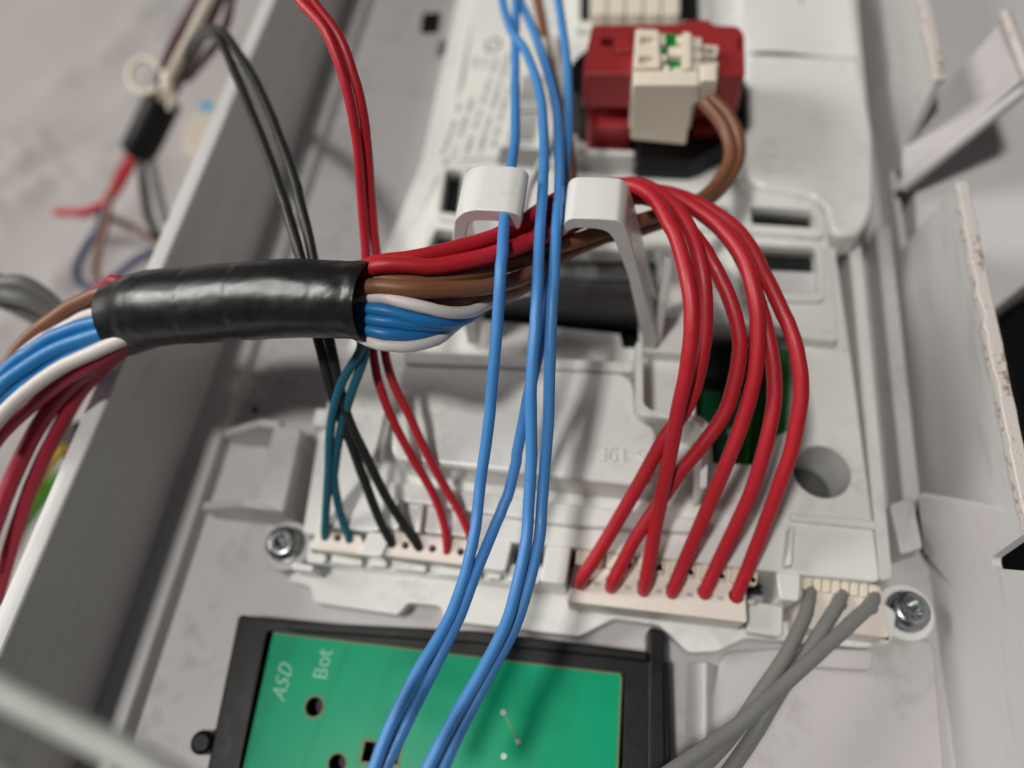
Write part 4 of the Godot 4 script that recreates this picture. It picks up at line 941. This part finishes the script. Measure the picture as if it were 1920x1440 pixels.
	wire("brown_wire", mat.brown_wire, 2.3, [-49.56, 52.65, -26.21, -43.13, 56.26, -26.28, -38.26, 56.2, -26.42, -34.43, 54.73, -27.53, -27.74, 51.35, -31.03, -22.97, 47.61, -36.21, -18.93, 44.44, -42.34, -13.57, 41.46, -48.1, -6.41, 38.44, -53.15, 0.34, 35.47, -59.33, 5.9, 34.31, -65.41, 9.05, 34.49, -72.35, 8.66, 35.9, -77.35, 6.39, 37.28, -81.07, 3.83, 37.94, -83.48],
		"second brown wire from the bundle, outer curve into the cream plug", "brown wires to the cream plug")
	wire("brown_wire", mat.brown_wire, 2.3, [-49.73, 52.11, -26.21, -43.69, 54.51, -26.68, -38.84, 53.84, -26.71, -34.93, 52.06, -27.67, -31.07, 49.96, -29.53, -27.31, 46.55, -32.82, -24.18, 42.77, -37.45, -20.99, 38.24, -45.12, -19.45, 32.49, -56.67, -20.55, 28.63, -71.28, -22.95, 26.23, -86.17, -27.48, 26.98, -102.27, -31.74, 30.08, -118.65, -33.94, 32.11, -126.65],
		"brown wire lowest in the bundle running up behind the long blue wires", "wires taped into the bundle")
	wire("white_wire", mat.white_wire, 1.7, [-49.68, 51.81, -25.62, -42.72, 55.38, -25.31, -37.84, 55.29, -24.72, -34.15, 53.74, -24.92, -31.62, 51.7, -26.08, -29.5, 49.27, -28.59, -27.79, 44.2, -34.76, -27.22, 39.2, -45.27, -27.63, 36.77, -56.14, -27.69, 34.86, -63.63, -26.74, 31.79, -71.31, -25.55, 29.4, -82.74, -27.33, 29.5, -96.06, -29.6, 31.12, -107.74],
		"white wire leaving the tape above the three blue ones", "wires taped into the bundle")
	wire("white_wire", mat.white_wire, 1.7, [-49.74, 50.57, -24.23, -43.18, 52.01, -20.64, -40.22, 51.72, -20.23, -37.55, 51.04, -20.75, -34.64, 49.47, -22.98, -33.19, 47.55, -26.32, -32.25, 44.71, -29.96, -31.15, 40.48, -35.36, -29.74, 34.98, -42.83],
		"white wire sagging lowest from the end of the tape", "wires taped into the bundle")
	wire("blue_bundle_wire", mat.deep_blue_wire, 1.75, [-49.66, 51.65, -25.3, -42.53, 54.82, -23.77, -38.16, 54.09, -23.56, -34.27, 52.2, -24.05, -31.63, 49.17, -26.65, -30.4, 45.05, -31.18, -29.14, 39.38, -38.25, -28.39, 33.92, -45.63],
		"upper of the three thick blue wires leaving the tape", "wires taped into the bundle")
	wire("blue_bundle_wire", mat.deep_blue_wire, 1.75, [-49.6, 51.31, -24.64, -42.49, 54.02, -22.62, -38.2, 53.28, -22.83, -34.43, 51.36, -24.13, -32.3, 48.67, -26.57, -30.96, 44.18, -31.52, -29.86, 37.64, -39.08, -29.1, 32.2, -46.49],
		"middle of the three thick blue wires leaving the tape", "wires taped into the bundle")
	wire("blue_bundle_wire", mat.deep_blue_wire, 1.75, [-49.64, 50.95, -24.35, -42.44, 53.19, -21.4, -38.55, 52.34, -21.72, -35.26, 50.47, -23.68, -32.81, 47.85, -27.04, -31.74, 42.61, -32.67, -30.63, 36.14, -40.37, -29.84, 30.6, -47.58],
		"lower of the three thick blue wires leaving the tape", "wires taped into the bundle")
	wire("red_wire", mat.crimson_wire, 2.3, [-81.82, 45.54, -27.07, -88.27, 45.12, -31.84, -91.7, 43.35, -31.61, -97.45, 40.22, -29.99, -103.62, 36.43, -26.91],
		"red wire end peeping over the top left edge of the tape", "wires taped into the bundle")
	wire("brown_wire", mat.brown_wire, 2.4, [-81.42, 45.5, -25.97, -88.6, 45.24, -29.72, -95.36, 43.01, -28.72, -99.79, 41.11, -26.78, -105.08, 38.75, -23.67, -109.04, 36.18, -18.48, -112.55, 33.74, -12.54],
		"brown wire uppermost where the bundle leaves the tape at left", "wires taped into the bundle")
	wire("brown_wire", mat.brown_wire, 2.3, [-82, 44.7, -26.24, -91.57, 42.13, -29.17, -98.21, 39.82, -27.82, -104.21, 37.22, -25.15, -109.05, 34.64, -20.81, -113.29, 31.63, -14.44],
		"brown wire half hidden behind the thin white one at left", "wires taped into the bundle")
	wire("white_wire", mat.white_wire, 1.8, [-81.41, 45.43, -25.82, -90.61, 43.57, -26.91, -96.04, 41.67, -25.81, -101.32, 39.78, -23.66, -105.35, 38.16, -21.28, -109.91, 36.23, -17.2],
		"thin white edge of a wire above the blue ones at left", "wires taped into the bundle")
	wire("blue_bundle_wire", mat.deep_blue_wire, 2.4, [-81.05, 45.61, -25.16, -90.59, 43.68, -24.88, -97.7, 41.69, -23.1, -103.43, 39.81, -19.93, -107.13, 38.22, -16.79, -110.98, 36.37, -11.94],
		"upper blue wire at the left end of the tape", "wires taped into the bundle")
	wire("blue_bundle_wire", mat.deep_blue_wire, 2.4, [-81.01, 45.36, -24.66, -90.15, 43.11, -22.94, -96.85, 41.47, -20.87, -102.29, 39.84, -17.59, -105.73, 38.7, -14.76, -109.5, 36.68, -9.6],
		"middle blue wire at the left end of the tape", "wires taped into the bundle")
	wire("blue_bundle_wire", mat.deep_blue_wire, 2.4, [-81.29, 44.7, -24.39, -90.44, 41.69, -22.03, -96.1, 39.95, -20.06, -101.48, 38.17, -16.72, -106.37, 36.64, -12.69, -109.39, 35.46, -8.3],
		"lower blue wire at the left end of the tape", "wires taped into the bundle")
	wire("white_wire", mat.white_wire, 2.2, [-80.93, 44.88, -23.73, -89.13, 42.44, -20.75, -94.18, 41.1, -18.63, -99.48, 39.57, -15.14, -104.21, 37.84, -10.29, -106.73, 36.56, -5.83],
		"thick white wire under the blue ones at left", "wires taped into the bundle")
	wire("crimson_wire", mat.crimson_wire, 2.4, [-81.81, 43.6, -24.06, -89.49, 40.28, -20.6, -95.84, 38.21, -17.75, -101.6, 35.95, -13.81, -106.78, 33.76, -8.8, -109.81, 31.91, -3.28],
		"crimson wire directly below the thick white one at left", "wires taped into the bundle")
	wire("crimson_wire", mat.crimson_wire, 2.4, [-82.45, 42.71, -24.36, -90.45, 38.46, -20.95, -97, 35.25, -17.82, -102.44, 31.69, -12.45, -105.88, 28.46, -5.85, -108.59, 25.15, 1.61, -110.56, 21.91, 10.76],
		"crimson wire hanging down the left edge, second of four", "wires taped into the bundle")
	wire("crimson_wire", mat.crimson_wire, 2.4, [-83.35, 41.5, -24.83, -91.07, 37.12, -21.24, -96.73, 33.37, -17.51, -101.79, 28.69, -10.91, -105.59, 24.56, -3.51, -108.43, 20.29, 4.79, -110.73, 15.65, 14.81],
		"crimson wire hanging lowest beside the white rim", "wires taped into the bundle")
	wire("crimson_wire", mat.crimson_wire, 2.4, [-83.02, 41.9, -24.61, -91.07, 37.63, -21.16, -98.58, 34.43, -16.83, -104.47, 30.3, -9.99, -108.22, 26.2, -1.76, -110.66, 22.18, 8.2],
		"crimson wire hanging between the others at the left edge", "wires taped into the bundle")

func wires() -> void:
	wire("blue_wire", mat.blue_wire, 1.62, [-35.78, 43.82, -108.89, -33.87, 44.42, -101.56, -32.79, 43.86, -91.67, -31.44, 43.92, -80.82, -29.01, 47.26, -63.28, -28.28, 49.64, -53.54, -27.69, 52.06, -46.1, -27.08, 54.26, -39.37, -26.32, 55.19, -31.46, -26.41, 50.82, -24.66, -26.97, 43.34, -15.08, -27.79, 36.69, -5.97, -27.97, 34.96, -0.16, -28.55, 35.08, 6.58, -29.87, 35.78, 12.36, -32.25, 36.61, 18.19, -34.5, 36.85, 25.17, -35.52, 36.5, 29.58, -36.28, 36.43, 32.2],
		"long blue wire threaded under the left clip", "long blue wires over the module")
	wire("blue_wire", mat.blue_wire, 1.62, [-37.87, 43.99, -108.63, -36.58, 43.98, -102.16, -35.11, 44.49, -96.79, -32.86, 44.72, -91.11, -30.42, 44.76, -87.35, -28.08, 45.69, -80.82, -26.17, 46.56, -74.04, -24.64, 48.07, -66.18, -22.93, 50.84, -51.82, -22.1, 52.5, -39.51, -21.61, 52.43, -31.58, -21.35, 50.67, -25.14, -21.23, 47.02, -18.5, -20.73, 41.42, -10.75, -20.57, 38.01, -5.04, -20.45, 36.35, -0.59, -21.09, 35.76, 6.45, -21.86, 36.34, 11.18, -24.05, 37.06, 17.18, -26.9, 37.67, 23.59, -28.72, 37.8, 28.38, -29.69, 37.64, 31.26],
		"long blue wire hanging between the clips, nearest the left clip", "long blue wires over the module")
	wire("blue_wire", mat.blue_wire, 1.62, [-35.43, 43.15, -109.91, -33.32, 43.72, -102.58, -30.42, 43.48, -96.12, -28.11, 43.38, -89.77, -25.64, 43.75, -82.16, -23.56, 45.02, -73.96, -22.22, 46.55, -66.09, -20.99, 49.04, -55.57, -20.2, 50.93, -46, -19.87, 51.85, -38.85, -19.51, 50.81, -31.19, -19.37, 48.95, -26.34, -18.9, 42.69, -16.1, -18.84, 38.39, -9.72, -18.83, 35.75, -4.38, -18.77, 35.08, -0.8, -19.49, 35.02, 5.22, -20.77, 35.05, 11.21, -23.05, 35.87, 17.02, -25.87, 36.15, 24.08, -27.32, 36.41, 28.53, -28.29, 36.37, 31.15],
		"long blue wire beside the right clip, rightmost low down", "long blue wires over the module")
	wire("blue_wire", mat.blue_wire, 1.62, [-26.71, 44.38, -108.09, -25.68, 44.41, -101.65, -23.65, 43.67, -91.66, -22.38, 43.13, -84.11, -21.3, 43.7, -74.23, -20.65, 44.7, -65.08, -20.25, 46.52, -55.24, -20.23, 47.65, -47.3, -20.37, 48.06, -39, -20.6, 47.42, -31.98, -20.94, 45.62, -25.98, -21.4, 43.99, -22.55, -22.15, 41.59, -18.63, -23.31, 36.4, -11.23, -24.43, 33.77, -5.59, -25.78, 33.39, -1.03, -27.21, 34.33, 5.43, -28.25, 34.76, 10.54, -29.89, 35.27, 15.67, -32.63, 35.58, 23.79, -34.52, 35.27, 29.49, -35.3, 35.2, 32.14],
		"long blue wire crossing behind the others to the lower left", "long blue wires over the module")
	wire("blue_wire", mat.deep_blue_wire, 1.6, [-24.93, 21.71, -92.38, -26.94, 17.84, -88.52, -28.8, 15.43, -85.39, -30.06, 13.36, -83.12],
		"short piece of blue wire showing behind the long ones at the clips", "")
	wire("thin_red_wire", mat.red_wire, 1.45, [-59.04, 72.05, -66.03, -57.28, 70.98, -63, -53.15, 69.22, -59.04, -50.6, 65.15, -54.35, -49.46, 59.08, -49.58, -49.72, 49.93, -43.66, -49.51, 44.79, -39.07, -48.62, 39.22, -31.43, -47.53, 34.14, -24.7, -45.09, 29.03, -19.29, -41.76, 23.65, -14.56, -38.6, 19.29, -10.6, -36.62, 15.73, -6.69, -35.75, 13, -2.73, -35.87, 10.48, -2.12],
		"thin red wire into the fifth hole of the long plug", "thin red wires to the long cream plug")
	wire("thin_red_wire", mat.red_wire, 1.45, [-57.82, 71.31, -67.16, -56.05, 70.23, -64.11, -51.61, 68.02, -59.35, -49.23, 63.99, -54.7, -48.39, 58.23, -50.5, -48.63, 49.03, -44.49, -48.29, 43.85, -39.86, -47.08, 37.46, -30.66, -45.18, 32.99, -24.34, -42.04, 28.7, -19.71, -39.17, 23.95, -15.06, -35.87, 19.38, -10.75, -32.9, 16.23, -6.93, -30.78, 13, -2.8, -30.63, 10.55, -2.21],
		"thin red wire into the last hole of the long plug", "thin red wires to the long cream plug")
	wire("black_wire", mat.black_wire, 1.6, [-113.93, 26.07, -109.52, -106.25, 33.17, -102.98, -96.14, 41.98, -93.56, -86.92, 48.64, -84, -79.81, 50.74, -73.62, -71.94, 51.69, -61.14, -65.6, 51.72, -50.83, -60.75, 51.02, -41.99, -57.59, 48.81, -35.13, -55.68, 42.73, -27.75, -53.62, 35.1, -20.47, -51.48, 28.64, -15.4, -49.52, 22.38, -10.53, -47.51, 16.3, -5.87, -45.51, 13, -2.79, -45.61, 10.77, -2.12],
		"black wire into the first hole of the long plug", "black wires over the left rim")
	wire("black_wire", mat.black_wire, 1.6, [-112.3, 27.86, -109.07, -104.34, 35, -102.68, -95.38, 42.5, -94.8, -86.58, 48.39, -85.82, -80.27, 50.67, -77.8, -73.84, 52.11, -69.23, -65.81, 52.34, -56.43, -59.81, 51.5, -45.38, -56.2, 48.07, -36.17, -53.43, 41.08, -26.08, -51.5, 33.32, -18.45, -48.96, 26.94, -13.63, -46.35, 20.87, -9.31, -43.6, 15.87, -5.93, -40.68, 13, -2.66, -40.55, 10.62, -1.95],
		"black wire into the third hole of the long plug", "black wires over the left rim")
	wire("teal_wire", mat.teal_wire, 1.45, [-48.85, 46.12, -28.01, -47.67, 42.59, -24.91, -51.23, 37.69, -21.41, -53.8, 31.62, -16.33, -55.21, 24.3, -10.69, -56.72, 17.27, -6.04, -57.6, 13, -2.83, -58.2, 10.86, -1.99],
		"teal wire into the first hole of the short left plug", "teal wires below the end of the tape")
	wire("teal_wire", mat.teal_wire, 1.45, [-48.9, 45.27, -28.55, -47.38, 41.5, -25.19, -50.12, 35.7, -20.39, -52.83, 29.58, -15.53, -54.47, 23.69, -10.98, -54.75, 18.51, -7.74, -54.18, 14.35, -4.8, -53.04, 13, -2.74, -53.3, 10.55, -2.02],
		"teal wire into the last hole of the short left plug", "teal wires below the end of the tape")
	wire("grey_wire", mat.grey_wire, 2.15, [24.01, 11.07, -3.3, 23.24, 12.23, -1.33, 21.97, 13.8, 2.01, 18.74, 15.4, 7.66, 14.31, 16.32, 13.88, 10.1, 17.35, 19.84, 6.29, 18.12, 23.94, 2.45, 19.15, 27.5],
		"grey wire on the left of the three leaving the right plug", "three grey wires on the right plug")
	wire("grey_wire", mat.grey_wire, 2.15, [28.91, 10.96, -3.36, 27.9, 12.39, -1.41, 25.29, 13.76, 2.26, 21.19, 14.81, 8.14, 16.81, 15.63, 14.12, 13.37, 15.83, 19.69, 9.96, 16.25, 24.38, 7.57, 16.09, 27.65],
		"middle grey wire leaving the right plug, lowest at the bottom edge", "three grey wires on the right plug")
	wire("grey_wire", mat.grey_wire, 2.15, [33.58, 11.31, -3.14, 32.39, 12.8, -1.27, 27.89, 14.83, 2.75, 22.85, 16.67, 7.31, 17.77, 18.08, 12.06, 13.57, 19.34, 15.95, 10.16, 20.12, 18.78, 5.63, 21.32, 22.2, 0.93, 22.53, 25.65, -2.82, 22.73, 28.62],
		"grey wire from the right end of the right plug lying over its neighbours", "three grey wires on the right plug")
	var s := thing("cable_sleeve", -128.47, 27.23, -39.54, "black sleeve end with three grey wires at the left edge", "sleeve")
	put("sleeve", tube(Shape.new(), triples([-132.91, 30.39, -40.09, -129.16, 28.44, -39.51, -125.63, 26.95, -39.8]), [3.1, 3.1, 3.0], 24), mat.black_wire, s)
	put("grey_core", tube(Shape.new(), triples([-126.27, 28.9, -40.13, -122.7, 28.28, -41.06, -120.11, 25.39, -40.52, -118.58, 21.15, -39.21, -118.65, 15.86, -37.59]), [1.55, 1.55, 1.55, 1.55, 1.55], 14), mat.grey_wire, s)
	put("grey_core", tube(Shape.new(), triples([-125.19, 28.33, -38.16, -121.45, 26.73, -38.29, -119.25, 23.52, -38.12, -118.63, 19.17, -37.46]), [1.55, 1.55, 1.55, 1.55], 14), mat.grey_wire, s)
	put("grey_core", tube(Shape.new(), triples([-128.18, 25.59, -38.57, -125.61, 22.85, -38.33, -123.67, 19, -37.93, -123.28, 13.76, -36.57]), [1.55, 1.55, 1.55, 1.55], 14), mat.grey_wire, s)
	wire("pale_wire", mat.pale_wire, 2.1, [-56.99, 80.49, 23.06, -52.52, 79.97, 25.1, -47.87, 79.74, 26.48, -43.03, 79.54, 27.76, -39.08, 79.59, 28.79, -35.87, 79.12, 29.95],
		"blurred pale grey wire crossing the lower left corner close to the lens", "")
	wire("pale_wire", mat.pale_wire, 2.1, [-54.76, 77.92, 29.87, -52.02, 76.99, 30.96, -49.65, 76.08, 32.12],
		"blurred pale grey wire just touching the bottom left corner", "")

func far_side() -> void:
	wire("brown_wire", mat.purple_wire, 2.9, [-124.22, 19.46, -149.99, -126.34, 17.1, -140.06, -132.72, 11.5, -131.45, -138.7, 4.43, -126.81, -142.97, -1.57, -124.82],
		"dark brown wire in the loose harness beyond the rim", "wires of the loose harness beyond the left rim")
	wire("beige_wire", mat.beige_wire, 2.9, [-119.52, 20.36, -148.6, -122.33, 18.09, -138.68, -127.92, 12.47, -130.27, -135.08, 5.54, -125.56, -141.56, -2.03, -124.31],
		"beige wire in the loose harness beyond the rim", "wires of the loose harness beyond the left rim")
	wire("purple_wire", mat.purple_wire, 2.6, [-119.37, 17.8, -152.57, -121.86, 15.43, -142.52, -128.05, 8.72, -136.28, -134.9, 2.21, -130.25, -141.53, -4.18, -126.78],
		"purple wire next to the beige one in the loose harness", "wires of the loose harness beyond the left rim")
	wire("purple_wire", mat.purple_wire, 2.2, [-117.11, 18.89, -150.88, -117.6, 16.4, -141.17, -119.66, 12.37, -136.98, -126.09, 5.88, -135.66, -137.07, -2.15, -132.18],
		"purple wire nearest the white rim at the top", "wires of the loose harness beyond the left rim")
	wire("black_wire", mat.black_wire, 2.8, [-117.31, 20.33, -121.94, -129.26, 9.29, -128.01, -136.95, 1.38, -127.97, -142.99, -4.41, -125.9],
		"black wire joining the harness above the cable tie", "wires of the loose harness beyond the left rim")
	var k := thing("harness_sleeve", -148.06, -8.55, -120.62, "short black sleeve round the loose harness beyond the rim", "sleeve")
	put("sleeve", tube(Shape.new(), triples([-143.04, -4.13, -126.45, -146.67, -7.76, -122.61, -150.33, -11.59, -118.38, -153.56, -14.58, -115.96]), [4.8, 4.9, 4.9, 4.7], 24), mat.black_plastic, k)
	var z := thing("cable_tie", -144.32, 4.05, -126.69, "cream cable tie with its loop standing off the loose harness", "cable tie")
	put("loop", tube(Shape.new(), triples([-140.56, 2.48, -126.89, -141.25, 1.66, -125.03, -142.72, 1.17, -123.61, -144.66, 1.11, -122.94, -146.66, 1.5, -123.15, -148.31, 2.26, -124.2, -149.26, 3.23, -125.88, -149.33, 4.2, -127.83, -148.49, 4.98, -129.64, -146.91, 5.4, -130.94, -144.94, 5.38, -131.47, -142.97, 4.91, -131.1, -141.41, 4.11, -129.92, -140.6, 3.12, -128.17]), [0.75, 0.75, 0.75, 0.75, 0.75, 0.75, 0.75, 0.75, 0.75, 0.75, 0.75, 0.75, 0.75, 0.75], 10), mat.cream_plastic, z)
	put("band", tube(Shape.new(), triples([-140.1, 3.04, -125.89, -136.72, 2.95, -124.41, -137.16, 0.11, -123.08, -139.4, -3.48, -122]), [0.9, 1.0, 1.0, 0.8], 10), mat.cream_plastic, z)
	put("lock", tube(Shape.new(), triples([-138.52, 5.07, -128.16, -136.8, 4.45, -125.14, -137.49, 2.36, -122.98]), [1.5, 1.5, 1.3], 10), mat.cream_plastic, z)
	wire("red_wire", mat.red_wire, 2.6, [-150.47, -11.53, -116.19, -154.61, -15.49, -111.53, -160.52, -20.92, -107.95, -166.44, -24.94, -104.94, -174.28, -27.84, -103.64, -184.65, -28.73, -103.39],
		"red wire end spreading to the left below the black sleeve", "wires of the loose harness beyond the left rim")
	wire("red_wire", mat.crimson_wire, 2.6, [-153.09, -12.67, -117.67, -158.66, -17.8, -112.51, -163.47, -22.59, -108.27, -169.06, -27.03, -104.51, -176.59, -28.88, -103.13],
		"second red wire end under the first below the black sleeve", "wires of the loose harness beyond the left rim")
	wire("brown_wire", mat.brown_wire, 2.2, [-155.36, -14.12, -118.63, -160.83, -19.11, -111.52, -163.67, -23.02, -105.08, -164.2, -26.43, -98.05, -165.82, -29.89, -90.59, -166.57, -34.25, -83.84, -162.32, -36.04, -81.46],
		"dark brown wire hanging below the crossing of the loose harness", "wires of the loose harness beyond the left rim")
	wire("navy_wire", mat.navy_wire, 2.6, [-167.04, -26.4, -104.08, -167.03, -27.72, -96.89, -170.45, -29.97, -91.36, -172.59, -32.32, -86, -171.26, -34.6, -81.79, -165.6, -34.94, -80.47, -159.57, -33.15, -83.54, -153.6, -31.35, -88.91, -148.26, -30.49, -92.18],
		"navy blue wire looping below the loose harness", "wires of the loose harness beyond the left rim")
	wire("black_wire", mat.black_wire, 2.4, [-151.44, -13.29, -116.89, -151.22, -16.47, -110.54, -150.99, -21.7, -104.6, -150.58, -26.01, -100.55, -149.46, -32.19, -97.48],
		"black wire dropping from the sleeve behind the rim", "wires of the loose harness beyond the left rim")
	wire("grey_wire", mat.grey_wire, 2.2, [-149.63, -13.09, -117.82, -149.1, -18.17, -112.27, -147.87, -23.51, -106.38, -146.63, -28.64, -100.93],
		"grey wire dropping from the sleeve behind the rim", "wires of the loose harness beyond the left rim")
	wire("brown_wire", mat.brown_wire, 2.2, [-170.49, -31.98, -105.47, -164.48, -33.58, -103.96, -157.57, -35.64, -101.81, -151.6, -37.02, -100.75],
		"rusty brown wire lying across under the loose harness", "wires of the loose harness beyond the left rim")
	var d := thing("cream_disc", -153.89, -44, -158.3, "round cream disc with a blue spot behind the white rim", "disc")
	disc("disc", d, mat.beige_wire, -153.89, -158.3, 16, -47.8, -44, 1.5, 0.0, 4)
	disc("blue_spot", d, mat.cyan_ink, -163.54, -167.36, 2.7, -44.3, -43.8, 0.1)
	wire("earth_wire", mat.yellow_wire, 2.4, [-124.3, -0.53, -18.77, -128.69, -3.8, -15.45, -132.64, -7.46, -11.47, -136.15, -11.42, -7, -140.57, -15.9, -1.23],
		"yellow stripe of an earth wire between red wires and rim", "")
	wire("earth_wire", mat.green_wire, 2.4, [-123.94, -3.98, -16.47, -129.01, -7.39, -12.66, -133.45, -11.06, -8.51, -137.84, -14.79, -4.26, -141.93, -19.4, 1.69],
		"green stripe of an earth wire between red wires and rim", "")
	tag(slab("dark_tab", self, mat.black_plastic, [-135.72, -24.1, -129.95, -28.62, -128.14, -21.4, -134.54, -19.77], -20, -8, 0.8, 1.5), "small black tab in the gap beside the hanging crimson wires", "tab")
